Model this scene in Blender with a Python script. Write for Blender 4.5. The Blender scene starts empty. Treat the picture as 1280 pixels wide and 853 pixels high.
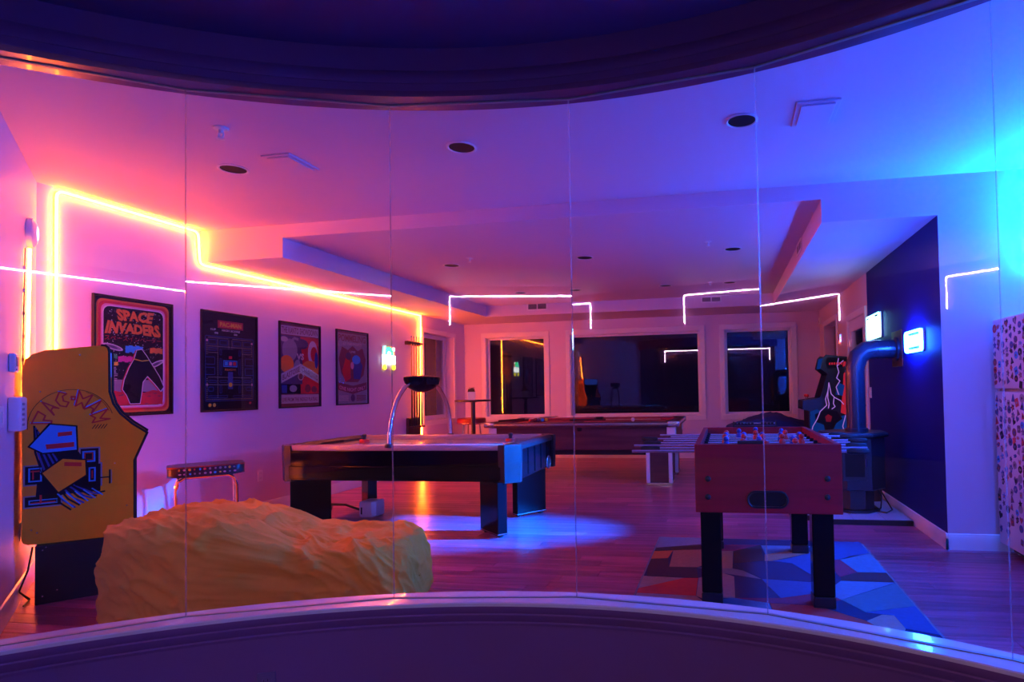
import bpy, bmesh, math, random
from mathutils import Vector, Matrix, noise
random.seed(7)
S = bpy.context.scene
COL = S.collection
PI = math.pi

# ------------------------------------------------------------------ camera
cam_d = bpy.data.cameras.new('camera')
cam = bpy.data.objects.new('camera', cam_d)
COL.objects.link(cam)
YAW, PITCH, ROLL = 0.1743, 0.0246, -0.019
cyw, syw, cpt, spt = math.cos(YAW), math.sin(YAW), math.cos(PITCH), math.sin(PITCH)
r0 = Vector((cyw, syw, 0)); f0 = Vector((-syw, cyw, 0)); u0 = Vector((0, 0, 1))
f1 = f0 * cpt + u0 * spt
u1 = u0 * cpt - f0 * spt
r2 = r0 * math.cos(ROLL) + u1 * math.sin(ROLL)
u2 = u1 * math.cos(ROLL) - r0 * math.sin(ROLL)
m3 = Matrix((r2, u2, -f1)).transposed()
cam.matrix_world = Matrix.Translation((0, 0, 1.25)) @ m3.to_4x4()
cam_d.sensor_width = 36.0
cam_d.lens = 740.0 / 1280.0 * 36.0
cam_d.shift_x = (640.0 - 775.951) / 1280.0
cam_d.shift_y = (468.1727 - 426.5) / 1280.0
cam_d.clip_start = 0.05
S.camera = cam

# ------------------------------------------------------------------ world, exposure, light levels
W = bpy.data.worlds.new('night')
S.world = W
W.use_nodes = True
W.node_tree.nodes['Background'].inputs['Color'].default_value = (0.02, 0.02, 0.06, 1)
W.node_tree.nodes['Background'].inputs['Strength'].default_value = 0.02
S.view_settings.view_transform = 'Standard'
S.view_settings.look = 'None'
S.view_settings.gamma = 1.0
S.view_settings.exposure = 0.45
S.view_settings.use_curve_mapping = False
S.cycles.use_denoising = True
S.cycles.transparent_max_bounces = 24

ORANGE = ((1.0, 0.135, 0.010), 90.0)       # neon strips of the left wall
ORANGE3 = ((1.0, 0.12, 0.008), 150.0)     # the drop beside the cue rack
ORANGE2 = ((1.0, 0.135, 0.010), 80.0)
CYAN = ((0.0, 0.13, 1.0), 2300.0)          # strip over the fridge, right of the frame
BLUE_FILL = ((0.0, 0.08, 1.0), 175.0)         # added strip, right of the frame, to turn the short wall bluer
WHITE = ((0.98, 0.66, 0.88), 125.0)        # strips on the wall of the landing
SIGN_BLUE = ((0.01, 0.09, 1.0), 190.0)
SIGN_CYAN = ((0.28, 0.40, 1.0), 16.0)
FLOOR_BEAM_W = 115.0                        # power of the beam added at the blue sign for the floor patch

# ------------------------------------------------------------------ room numbers (metres)
XL, XR, Y1, ZC, ZS, ZM, XA, XB, YF = -4.882, 1.618, 4.823, 2.831, 2.526, 2.710, -4.0025, 0.7744, 10.575
YV = 9.56                                  # face of the far soffit
CC = Vector((-0.633, -0.640)); RG = 3.157  # circle of the curved glass
GZ0, GZ1 = 0.35, 2.537

# ------------------------------------------------------------------ materials
def mat(name, col=(.8, .8, .8), rough=.5, metal=0., coat=0., bump=0., bscale=200., emit=None, var=0., vscale=6., spec=None):
    m = bpy.data.materials.new(name); m.use_nodes = True
    nt = m.node_tree; b = nt.nodes['Principled BSDF']
    b.inputs['Base Color'].default_value = (*col, 1)
    b.inputs['Roughness'].default_value = rough
    b.inputs['Metallic'].default_value = metal
    b.inputs['Coat Weight'].default_value = coat
    if spec is not None: b.inputs['Specular IOR Level'].default_value = spec
    if emit:
        b.inputs['Emission Color'].default_value = (*emit[0], 1)
        b.inputs['Emission Strength'].default_value = emit[1]
    geo = None
    if var or bump:
        geo = nt.nodes.new('ShaderNodeNewGeometry')
    if var:
        n = nt.nodes.new('ShaderNodeTexNoise'); n.inputs['Scale'].default_value = vscale
        n.inputs['Detail'].default_value = 5
        nt.links.new(geo.outputs['Position'], n.inputs['Vector'])
        mr = nt.nodes.new('ShaderNodeMapRange')
        mr.inputs['To Min'].default_value = 1 - var; mr.inputs['To Max'].default_value = 1 + var
        nt.links.new(n.outputs['Fac'], mr.inputs['Value'])
        vm = nt.nodes.new('ShaderNodeVectorMath'); vm.operation = 'SCALE'
        vm.inputs[0].default_value = col
        nt.links.new(mr.outputs['Result'], vm.inputs['Scale'])
        nt.links.new(vm.outputs['Vector'], b.inputs['Base Color'])
    if bump:
        n2 = nt.nodes.new('ShaderNodeTexNoise'); n2.inputs['Scale'].default_value = bscale
        n2.inputs['Detail'].default_value = 3
        nt.links.new(geo.outputs['Position'], n2.inputs['Vector'])
        bp = nt.nodes.new('ShaderNodeBump'); bp.inputs['Strength'].default_value = bump
        bp.inputs['Distance'].default_value = .002
        nt.links.new(n2.outputs['Fac'], bp.inputs['Height'])
        nt.links.new(bp.outputs['Normal'], b.inputs['Normal'])
    return m

def wood(name, c1, c2, rough=.35, axis=0, scale=1., coat=0., seed=False):
    m = bpy.data.materials.new(name); m.use_nodes = True
    nt = m.node_tree; b = nt.nodes['Principled BSDF']
    geo = nt.nodes.new('ShaderNodeNewGeometry')
    mp = nt.nodes.new('ShaderNodeMapping')
    sc = [26 * scale] * 3; sc[axis] = 1.6 * scale
    mp.inputs['Scale'].default_value = sc
    nt.links.new(geo.outputs['Position'], mp.inputs['Vector'])
    n = nt.nodes.new('ShaderNodeTexNoise'); n.inputs['Scale'].default_value = 1.0
    n.inputs['Detail'].default_value = 6; n.inputs['Distortion'].default_value = .6
    nt.links.new(mp.outputs['Vector'], n.inputs['Vector'])
    cr = nt.nodes.new('ShaderNodeValToRGB')
    cr.color_ramp.elements[0].position = .32; cr.color_ramp.elements[0].color = (*c1, 1)
    cr.color_ramp.elements[1].position = .68; cr.color_ramp.elements[1].color = (*c2, 1)
    nt.links.new(n.outputs['Fac'], cr.inputs['Fac'])
    out = cr.outputs['Color']
    if seed:
        at = nt.nodes.new('ShaderNodeAttribute'); at.attribute_name = 'rnd'
        ad = nt.nodes.new('ShaderNodeVectorMath'); ad.operation = 'MULTIPLY_ADD'
        ad.inputs[1].default_value = (17, 9, 5)
        nt.links.new(at.outputs['Fac'], ad.inputs[0]); nt.links.new(mp.outputs['Vector'], ad.inputs[2])
        nt.links.new(ad.outputs['Vector'], n.inputs['Vector'])
        mr = nt.nodes.new('ShaderNodeMapRange'); mr.inputs['To Min'].default_value = .72; mr.inputs['To Max'].default_value = 1.22
        nt.links.new(at.outputs['Fac'], mr.inputs['Value'])
        vm = nt.nodes.new('ShaderNodeVectorMath'); vm.operation = 'SCALE'
        nt.links.new(out, vm.inputs[0]); nt.links.new(mr.outputs['Result'], vm.inputs['Scale'])
        out = vm.outputs['Vector']
    nt.links.new(out, b.inputs['Base Color'])
    b.inputs['Roughness'].default_value = rough
    b.inputs['Coat Weight'].default_value = coat; b.inputs['Specular IOR Level'].default_value = .3
    bp = nt.nodes.new('ShaderNodeBump'); bp.inputs['Strength'].default_value = .12; bp.inputs['Distance'].default_value = .001
    nt.links.new(n.outputs['Fac'], bp.inputs['Height']); nt.links.new(bp.outputs['Normal'], b.inputs['Normal'])
    return m

def glass(name, tint=(1, 1, 1), ior=1.5):
    m = bpy.data.materials.new(name); m.use_nodes = True
    nt = m.node_tree; nt.nodes.remove(nt.nodes['Principled BSDF'])
    out = nt.nodes['Material Output']
    t = nt.nodes.new('ShaderNodeBsdfTransparent'); t.inputs['Color'].default_value = (*tint, 1)
    g = nt.nodes.new('ShaderNodeBsdfGlossy'); g.inputs['Roughness'].default_value = 0.0
    fr = nt.nodes.new('ShaderNodeFresnel')          # thin sheet: both faces reflect like an outer face
    ge = nt.nodes.new('ShaderNodeNewGeometry'); mr = nt.nodes.new('ShaderNodeMapRange')
    mr.inputs['To Min'].default_value = ior; mr.inputs['To Max'].default_value = 1 / ior
    nt.links.new(ge.outputs['Backfacing'], mr.inputs['Value']); nt.links.new(mr.outputs['Result'], fr.inputs['IOR'])
    mx = nt.nodes.new('ShaderNodeMixShader')
    nt.links.new(fr.outputs['Fac'], mx.inputs['Fac'])
    nt.links.new(t.outputs['BSDF'], mx.inputs[1]); nt.links.new(g.outputs['BSDF'], mx.inputs[2])
    nt.links.new(mx.outputs['Shader'], out.inputs['Surface'])
    return m

def emis(name, col, strength):
    m = bpy.data.materials.new(name); m.use_nodes = True
    nt = m.node_tree; nt.nodes.remove(nt.nodes['Principled BSDF'])
    e = nt.nodes.new('ShaderNodeEmission')
    e.inputs['Color'].default_value = (*col, 1); e.inputs['Strength'].default_value = strength
    nt.links.new(e.outputs['Emission'], nt.nodes['Material Output'].inputs['Surface'])
    return m

M = {}
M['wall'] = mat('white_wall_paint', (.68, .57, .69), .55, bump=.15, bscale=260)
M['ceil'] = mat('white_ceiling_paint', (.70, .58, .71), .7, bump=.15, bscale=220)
M['trim'] = mat('white_trim_paint', (.78, .76, .78), .3)
M['sill'] = mat('glossy_white_sill', (.74, .70, .74), .18, coat=.5)
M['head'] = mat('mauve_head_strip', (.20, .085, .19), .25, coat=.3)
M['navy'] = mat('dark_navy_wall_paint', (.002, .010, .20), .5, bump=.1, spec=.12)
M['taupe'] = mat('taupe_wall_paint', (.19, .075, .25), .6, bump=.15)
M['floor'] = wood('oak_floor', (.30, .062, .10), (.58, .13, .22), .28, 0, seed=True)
M['subfloor'] = mat('subfloor', (.03, .02, .015), .8)
M['carpet'] = mat('landing_carpet', (.08, .07, .08), .95, bump=.6, bscale=500)
M['black'] = mat('black_laminate', (.003, .003, .005), .14, spec=.09)
M['blackm'] = mat('matt_black', (.010, .010, .012), .6)
M['blackp'] = mat('black_plastic', (.014, .014, .018), .35)
M['chrome'] = mat('chrome', (.82, .82, .85), .08, metal=1.)
M['steel'] = mat('brushed_steel', (.62, .62, .65), .25, metal=1.)
M['rodm'] = mat('polished_rod', (.80, .76, .84), .22, metal=1.)
M['dplate'] = mat('dark_plate', (.16, .10, .26), .4)
M['white'] = mat('white_plastic', (.78, .78, .80), .35)
M['grey'] = mat('grey_plastic', (.28, .26, .29), .4)
M['yellow'] = mat('yellow_laminate', (.95, .33, .002), .38)
M['ink'] = mat('black_ink', (.006, .006, .008), .55, spec=.25)
M['pblue'] = mat('print_blue', (.03, .34, .78), .4)
M['pdblue'] = mat('print_dark_blue', (.02, .05, .28), .4)
M['pred'] = mat('print_red', (.65, .02, .02), .4)
M['porange'] = mat('print_orange', (.80, .22, .02), .4)
M['ppink'] = mat('print_pink', (.80, .30, .42), .4)
M['pwhite'] = mat('print_white', (.75, .72, .72), .4)
M['pgrey'] = mat('print_grey', (.30, .27, .30), .4)
M['pcream'] = mat('print_cream', (.55, .45, .42), .4)
M['pmaroon'] = mat('print_maroon', (.22, .04, .05), .4)
M['pviolet'] = mat('print_violet', (.10, .05, .13), .4)
M['pgreen'] = mat('print_green', (.05, .45, .12), .4)
M['pyellow'] = mat('print_yellow', (.80, .55, .03), .4)
M['pmagenta'] = mat('print_magenta', (.70, .04, .30), .4)
M['pcyan'] = mat('print_cyan', (.03, .45, .80), .4)
M['frame'] = mat('black_picture_frame', (.010, .008, .010), .3)
M['pglass'] = glass('poster_glazing', ior=1.35)
M['glass'] = glass('clear_glass', (.985, .985, .99), 1.5)
M['wglass'] = glass('window_glass', (.96, .97, .98), 1.55)
M['joint'] = glass('clear_silicone', (.86, .86, .9), 1.4)
_j = M['joint'].node_tree; _d = _j.nodes.new('ShaderNodeBsdfTranslucent'); _d.inputs['Color'].default_value = (.9, .9, .95, 1)
_m = _j.nodes.new('ShaderNodeMixShader'); _m.inputs['Fac'].default_value = .14
_s = _j.nodes['Mix Shader']; _j.links.new(_s.outputs[0], _m.inputs[1]); _j.links.new(_d.outputs[0], _m.inputs[2]); _j.links.new(_m.outputs[0], _j.nodes['Material Output'].inputs['Surface'])
M['mahog'] = wood('mahogany_laminate', (.30, .002, .012), (.42, .004, .019), .45, 0, .7)
M['walnut'] = wood('walnut_laminate', (.075, .022, .026), (.13, .040, .045), .35, 0, .6)
M['cloth'] = mat('burgundy_cloth', (.30, .025, .045), .9, bump=.3, bscale=800)
M['railm'] = mat('mauve_rail', (.42, .34, .36), .25, coat=.3)
M['field'] = mat('air_table_surface', (.30, .25, .27), .25, coat=.4)
M['greenf'] = mat('green_pitch', (.02, .16, .07), .5)
M['pred2'] = mat('red_plastic', (.70, .03, .02), .35)
M['pblue2'] = mat('blue_plastic', (.03, .06, .35), .35)
M['skin'] = mat('figure_face', (.75, .40, .28), .5)
M['redlea'] = mat('dark_red_vinyl', (.22, .010, .012), .35)
M['bag'] = mat('orange_cotton_cover', (.97, .43, .03), .85, bump=.35, bscale=60, var=.07, vscale=4)
M['bluebag'] = mat('dark_blue_cover', (.012, .035, .17), .85, bump=.4, bscale=50)
M['iron'] = mat('black_cast_iron', (.016, .018, .030), .38, bump=.1)
M['pipe'] = mat('black_stove_pipe', (.020, .022, .040), .28, coat=.2)
M['tile'] = mat('pale_hearth_tile', (.50, .52, .56), .35)
M['fridge'] = mat('white_enamel', (.72, .66, .72), .3)
M['darkwood'] = wood('dark_rack_wood', (.035, .014, .010), (.07, .028, .02), .4, 2)
M['maple'] = wood('maple_cue', (.45, .26, .14), (.58, .36, .2), .3, 2)
M['bucket'] = mat('brown_bucket', (.10, .035, .025), .45)
M['cotton'] = mat('white_cotton', (.6, .6, .62), .9)
M['orange'] = emis('orange_neon', *ORANGE)
M['orange3'] = emis('orange_neon_drop', *ORANGE3)
M['orange2'] = emis('orange_neon_short', *ORANGE2)
M['cyan'] = emis('blue_neon', *CYAN)
M['blue_fill'] = emis('blue_fill_strip', *BLUE_FILL)
M['whiteled'] = emis('white_neon', *WHITE)
M['signblue'] = emis('sign_blue_panel', *SIGN_BLUE)
M['signcyan'] = emis('sign_white_panel', *SIGN_CYAN)
M['ewhite'] = emis('sign_white_light', (.95, .97, 1), 7)
M['egreen'] = emis('sign_green_light', (.02, .9, .18), 5)
M['ecyan'] = emis('sign_cyan_light', (.2, .85, .9), 6)
M['eyellow'] = emis('sign_yellow_light', (.9, .75, .02), 4)
M['ered'] = emis('sign_red_light', (1, .08, .05), 6)
M['eblue'] = emis('sign_blue_light', (.05, .15, 1), 8)
M['emauve'] = emis('lightning_art_glow', (.50, .22, .85), .55)  # glow put into the lightning print, no lamp behind it
M['eredp'] = emis('red_art_glow', (1, .03, .08), .30)  # red shapes of the side art, made to glow by themselves
M['ebluep'] = emis('blue_art_glow', (.01, .08, .6), .22)  # glow put into the blue side art, also used for the marquee
M['escreen'] = emis('arcade_screen_light', (.05, .35, .25), .8)
M['emarq'] = emis('marquee_light', (.05, .12, .9), 1.5)
M['ering'] = emis('ring_light', (.4, .5, 1), 5)

# ------------------------------------------------------------------ mesh builder
ID = (Vector((0, 0, 0)), Vector((1, 0, 0)), Vector((0, 1, 0)), Vector((0, 0, 1)))
class MB:
    def __init__(s, fr=None):
        s.bm = bmesh.new(); s.mats = []; s.fr = tuple(Vector(v) for v in (fr or ID)); s.smooth = False
    def frame(s, o, u, v, w):
        s.fr = (Vector(o), Vector(u).normalized(), Vector(v).normalized(), Vector(w).normalized()); return s
    def P(s, p):
        o, u, v, w = s.fr
        return o + u * p[0] + v * p[1] + w * p[2]
    def mi(s, m):
        if m not in s.mats: s.mats.append(m)
        return s.mats.index(m)
    def faces(s, vs, fs, m):
        k = s.mi(m); bv = [s.bm.verts.new(s.P(v)) for v in vs]; out = []
        for f in fs:
            try:
                fc = s.bm.faces.new([bv[i] for i in f]); fc.material_index = k; out.append(fc)
            except ValueError: pass
        return bv, out
    def box(s, lo, hi, m, bev=0., seg=1):
        a, b = lo, hi
        vs = [(a[0], a[1], a[2]), (b[0], a[1], a[2]), (b[0], b[1], a[2]), (a[0], b[1], a[2]),
              (a[0], a[1], b[2]), (b[0], a[1], b[2]), (b[0], b[1], b[2]), (a[0], b[1], b[2])]
        bv, fs = s.faces(vs, [(0, 3, 2, 1), (4, 5, 6, 7), (0, 1, 5, 4), (1, 2, 6, 5), (2, 3, 7, 6), (3, 0, 4, 7)], m)
        if bev: s.bev(fs, bev, seg)
        return s
    def bev(s, fs, w, seg=1):
        es = list({e for f in fs for e in f.edges})
        k = fs[0].material_index
        r = bmesh.ops.bevel(s.bm, geom=es, offset=w, segments=seg, affect='EDGES', profile=.5, clamp_overlap=True)
        for f in r['faces']: f.material_index = k
    def prism(s, pts, h0, h1, m, bev=0.):
        """polygon in the (u,v) plane of the frame, extruded along w"""
        n = len(pts)
        vs = [(p[0], p[1], h0) for p in pts] + [(p[0], p[1], h1) for p in pts]
        fs = [tuple(range(n - 1, -1, -1)), tuple(range(n, 2 * n))] + [(i, (i + 1) % n, (i + 1) % n + n, i + n) for i in range(n)]
        bv, f = s.faces(vs, fs, m)
        if bev: s.bev(f[:2], bev)
        return s
    def poly(s, pts, w, m):
        s.faces([(p[0], p[1], w) for p in pts], [tuple(range(len(pts)))], m); return s
    def disc(s, c, rx, ry, w, m, n=18):
        return s.poly([(c[0] + rx * math.cos(2 * PI * i / n), c[1] + ry * math.sin(2 * PI * i / n)) for i in range(n)], w, m)
    def line(s, pts, wd, w, m, closed=False):
        """flat printed stroke"""
        n = len(pts)
        for i in range(n if closed else n - 1):
            a = Vector(pts[i]); b = Vector(pts[(i + 1) % n]); d = (b - a)
            if d.length < 1e-6: continue
            d.normalize(); q = Vector((-d.y, d.x)) * wd / 2; e = d * wd * .3
            s.poly([a - e + q, a - e - q, b + e - q, b + e + q], w, m)
        return s
    def rect(s, x0, y0, x1, y1, w, m): return s.poly([(x0, y0), (x1, y0), (x1, y1), (x0, y1)], w, m)
    def tube(s, path, r, m, n=8, caps=True, closed=False):
        ps = [Vector(p) for p in path]; k = len(ps)
        rs = r if isinstance(r, (list, tuple)) else [r] * k
        rings = []; up = None
        for i in range(k):
            if closed: t = (ps[(i + 1) % k] - ps[i - 1]).normalized()
            else:
                t = Vector((0, 0, 0))
                if i > 0: t += (ps[i] - ps[i - 1]).normalized()
                if i < k - 1: t += (ps[i + 1] - ps[i]).normalized()
                t.normalize()
            if up is None:
                up = Vector((0, 0, 1)) if abs(t.z) < .9 else Vector((1, 0, 0))
            up = (up - t * up.dot(t)); up.normalize()
            sd = t.cross(up)
            c = 1.
            if 0 < i < k - 1:
                c = max(.5, (ps[i + 1] - ps[i]).normalized().dot(t))
            rings.append([ps[i] + (up * math.cos(2 * PI * j / n) + sd * math.sin(2 * PI * j / n)) * rs[i] / (c ** .5) for j in range(n)])
        vs = [p for g in rings for p in g]; fs = []
        for i in range(k if closed else k - 1):
            i2 = (i + 1) % k
            for j in range(n):
                fs.append((i * n + j, i * n + (j + 1) % n, i2 * n + (j + 1) % n, i2 * n + j))
        if caps and not closed:
            fs.append(tuple(range(n - 1, -1, -1))); fs.append(tuple((k - 1) * n + j for j in range(n)))
        s.faces(vs, fs, m); return s
    def cyl(s, a, b, r, m, n=16, r2=None): return s.tube([a, b], [r, r if r2 is None else r2], m, n)
    def lathe(s, c, prof, m, n=20, ax=2):
        """profile [(radius, height)] round the frame's w axis"""
        vs = []; k = len(prof)
        for (r, h) in prof:
            for j in range(n):
                a = 2 * PI * j / n; p = [0, 0, 0]
                o = [i for i in range(3) if i != ax]
                p[o[0]] = c[o[0]] + r * math.cos(a); p[o[1]] = c[o[1]] + r * math.sin(a); p[ax] = c[ax] + h
                vs.append(tuple(p))
        fs = []
        for i in range(k - 1):
            for j in range(n): fs.append((i * n + j, i * n + (j + 1) % n, (i + 1) * n + (j + 1) % n, (i + 1) * n + j))
        fs.append(tuple(range(n))); fs.append(tuple((k - 1) * n + j for j in range(n)))
        s.faces(vs, fs, m); return s
    def sphere(s, c, r, m, n=12, sq=(1, 1, 1)):
        prof = []
        for i in range(n // 2 + 1):
            a = -PI / 2 + PI * i / (n // 2); prof.append((max(1e-4, math.cos(a)), math.sin(a)))
        vs = []; k = len(prof)
        for (rr, h) in prof:
            for j in range(n):
                a = 2 * PI * j / n
                vs.append((c[0] + r * sq[0] * rr * math.cos(a), c[1] + r * sq[1] * rr * math.sin(a), c[2] + r * sq[2] * h))
        fs = [(i * n + j, i * n + (j + 1) % n, (i + 1) * n + (j + 1) % n, (i + 1) * n + j) for i in range(k - 1) for j in range(n)]
        s.faces(vs, fs, m); return s
    def text(s, body, x, y, wd, ht, w, m, shear=0., fn=None, bold=0.):
        """flat lettering, its box centred on (x, y)"""
        vs, fs = glyphs(body, bold)
        if not vs: return s
        x0 = min(v[0] for v in vs); x1 = max(v[0] for v in vs); y0 = min(v[1] for v in vs); y1 = max(v[1] for v in vs)
        out = []
        for v in vs:
            a = (v[0] - x0) / max(1e-6, x1 - x0) - .5; b = (v[1] - y0) / max(1e-6, y1 - y0) - .5
            if ht == 0: b = 0
            p = (a * wd + shear * b * ht, b * ht)
            if fn: p = fn(a, b); p = (p[0] - x, p[1] - y)
            out.append((x + p[0], y + p[1], w))
        s.faces(out, fs, m); return s
    def build(s, name, parent=None, origin=None, weld=False, angle=35, smooth=True, mesh_only=False):
        bm = s.bm
        if weld: bmesh.ops.remove_doubles(bm, verts=bm.verts, dist=1e-5)
        bmesh.ops.recalc_face_normals(bm, faces=bm.faces)
        off = Vector(origin) if origin is not None else (ROOT.get(parent.name, Vector((0, 0, 0))) if parent else Vector((0, 0, 0)))
        bmesh.ops.translate(bm, verts=bm.verts, vec=-off)
        me = bpy.data.meshes.new(name); bm.to_mesh(me); bm.free()
        for m in s.mats: me.materials.append(M[m] if isinstance(m, str) else m)
        if smooth:
            for p in me.polygons: p.use_smooth = True
            try: me.set_sharp_from_angle(angle=math.radians(angle))
            except Exception: pass
        o = bpy.data.objects.new(name, me); COL.objects.link(o)
        if parent:
            o.parent = parent; ROOT[o.name] = ROOT.get(parent.name, Vector((0, 0, 0)))
        else:
            o.location = off; ROOT[o.name] = off
        return o
ROOT = {}
_gl = {}
def glyphs(body, bold=0.):
    k = (body, bold)
    if k not in _gl:
        c = bpy.data.curves.new('lettering', 'FONT'); c.body = body; c.size = 1; c.resolution_u = 2; c.offset = bold
        o = bpy.data.objects.new('lettering', c); COL.objects.link(o)
        bpy.context.view_layer.update()
        dg = bpy.context.evaluated_depsgraph_get()
        me = bpy.data.meshes.new_from_object(o.evaluated_get(dg))
        _gl[k] = ([tuple(v.co) for v in me.vertices], [tuple(p.vertices) for p in me.polygons])
        bpy.data.objects.remove(o); bpy.data.curves.remove(c); bpy.data.meshes.remove(me)
    return _gl[k]

def tag(o, label=None, cat=None, group=None, kind=None):
    if label: o['label'] = label
    if cat: o['category'] = cat
    if group: o['group'] = group
    if kind: o['kind'] = kind
    return o
def thing(name, label, cat, loc, group=None):
    o = bpy.data.objects.new(name, None); COL.objects.link(o)
    o.location = loc; o.empty_display_size = .1
    ROOT[o.name] = Vector(loc)
    return tag(o, label, cat, group)
def struct(o, label=None): return tag(o, label, None, None, 'structure')
def copy_tree(o, parent=None, mat_off=None):
    c = o.copy(); COL.objects.link(c)
    if parent: c.parent = parent
    for ch in list(o.children): copy_tree(ch, c)
    ROOT[c.name] = ROOT.get(o.name, Vector((0, 0, 0)))
    return c

LW = lambda y, z, d=0.: (Vector((XL + d, y, z)), Vector((0, 1, 0)), Vector((0, 0, 1)), Vector((1, 0, 0)))      # on the left wall
RW = lambda y, z, d=0.: (Vector((XR - d, y, z)), Vector((0, -1, 0)), Vector((0, 0, 1)), Vector((-1, 0, 0)))    # on the right wall
FW = lambda x, z, d=0.: (Vector((x, YF - d, z)), Vector((1, 0, 0)), Vector((0, 0, 1)), Vector((0, -1, 0)))     # on the far wall
AD = Vector((.7507, -.6607, 0))                    # along the angled wall, away from the corner
AN = Vector((.6607, .7507, 0))                     # its normal into the room
AO = Vector((XL, 3.46, 0))
AW = lambda s_, z, d=0.: (AO + AD * s_ + AN * d + Vector((0, 0, z)), -AD, Vector((0, 0, 1)), AN)
def gp(deg, r, z=0.):
    a = math.radians(deg); return Vector((CC.x + r * math.cos(a), CC.y + r * math.sin(a), z))

# ================================================================== STRUCTURE
# ---- floor
b = MB(); b.box((-7.2, -5.7, -.12), (4.2, YF + .2, -.016), 'subfloor')
floor = struct(b.build('floor'), 'narrow oak plank floor of the games room')
def left_bound(y): return XL if y > 3.46 else XL + (3.46 - y) * AD.x / -AD.y
PW = .118
def plank_rows():
    y = 1.42; k = 0
    while y < YF - .01:
        y1 = min(y + PW, YF); ym = (y + y1) / 2
        xl = left_bound(y1 - .02) - .01; xr = XR if y1 > Y1 + .05 else 2.72
        segs = [(xl, xr)]
        R = RG + .0
        if abs(y - CC.y) < R:
            hw = math.sqrt(R * R - (y - CC.y) ** 2)
            segs = [(xl, CC.x - hw + .02), (CC.x + hw - .02, xr)]
        for (a, c) in segs:
            if c - a < .08: continue
            x = a - random.uniform(0, 1.1)
            while x < c:
                L = random.choice((.9, 1.2, 1.5, 1.8)); p, q = max(x, a), min(x + L, c)
                if q - p > .03: yield p, q, y, y1
                x += L
        y = y1; k += 1
G = .0009
far_pl = []
def plank_geo(p, q, y, y1, bm):
    vs = [(p + G, y + G, -.016), (q - G, y + G, -.016), (q - G, y1 - G, -.016), (p + G, y1 - G, -.016)]
    e = .0016
    ts = [(p + G, y + G, -e), (q - G, y + G, -e), (q - G, y1 - G, -e), (p + G, y1 - G, -e)]
    tt = [(p + G + e, y + G + e, 0), (q - G - e, y + G + e, 0), (q - G - e, y1 - G - e, 0), (p + G + e, y1 - G - e, 0)]
    V = [bm.verts.new(v) for v in vs + ts + tt]
    fs = [(8, 9, 10, 11)] + [(i, (i + 1) % 4, (i + 1) % 4 + 4, i + 4) for i in range(4)] + [(i + 4, (i + 1) % 4 + 4, (i + 1) % 4 + 8, i + 8) for i in range(4)]
    r = random.random(); out = []
    for f in fs: out.append(bm.faces.new([V[i] for i in f]))
    return [r] * len(fs)
def finish_planks(bm, rn, name):
    me = bpy.data.meshes.new(name); bm.to_mesh(me); bm.free()
    at = me.attributes.new('rnd', 'FLOAT', 'FACE'); at.data.foreach_set('value', rn)
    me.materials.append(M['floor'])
    o = bpy.data.objects.new(name, me); COL.objects.link(o); o.parent = floor; return o
allp = list(plank_rows())
near = sorted(allp, key=lambda t: t[2])[:290]
nset = set(near)
for t in near:
    bm = bmesh.new(); rn = plank_geo(*t, bm); finish_planks(bm, rn, 'plank')
bm = bmesh.new(); rn = []
for t in allp:
    if t not in nset: rn += plank_geo(*t, bm)
tag(finish_planks(bm, rn, 'distant_planks'), kind='stuff')
# landing floor (carpet) inside the curved half wall
b = MB()
arc = [gp(d, RG - .05) for d in range(30, 151, 4)]
b.prism([(p.x, p.y) for p in arc] + [(-7, .9), (-7, -5.4), (4, -5.4), (4, .9)], -.0155, -.002, 'carpet')
struct(b.build('floor_landing'))

# ---- ceilings
b = MB()
b.prism([(-5.2, Y1 + .02), (-5.2, 3.3), (-2.75, 1.1), (3., 1.1), (3., Y1 + .02)], ZC, ZC + .12, 'ceil')
struct(b.build('ceiling'), 'flat white ceiling of the near half of the games room')
b = MB()
b.box((XA, Y1, ZM), (XB, YV, ZC + .12), 'ceil')
struct(b.build('ceiling_tray'), 'raised middle of the far ceiling')
b = MB(); b.box((XL - .3, Y1, ZS), (XA, YF + .1, ZC + .12), 'ceil'); struct(b.build('trim_1'), 'dropped ceiling band along the left wall')
b = MB(); b.box((XB, Y1, ZS), (XR, YF + .1, ZC + .12), 'ceil'); struct(b.build('trim_2'), 'dropped ceiling band along the right wall')
b = MB(); b.box((XA, YV, ZS), (XB, YF + .1, ZC + .12), 'ceil'); struct(b.build('trim_3'), 'dropped ceiling band above the far windows')

# ---- left wall with the deep window niche
NY0, NY1, NZ0, NZ1 = 9.03, 10.13, .77, 2.25
b = MB()
b.box((XL - .35, 3.40, 0), (XL, NY0, ZC + .05), 'wall'); b.box((XL - .35, NY1, 0), (XL, YF, ZC), 'wall')
b.box((XL - .35, NY0, 0), (XL, NY1, NZ0), 'wall'); b.box((XL - .35, NY0, NZ1), (XL, NY1, ZC), 'wall')
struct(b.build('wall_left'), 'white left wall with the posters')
b = MB(); b.frame(AO - AN * .18, AD, (0, 0, 1), AN)
b.box((-.1, 0, 0), (2.78, ZC + .05, .18), 'wall')
struct(b.build('wall_corner'), 'white angled wall behind the yellow arcade cabinet')
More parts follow.
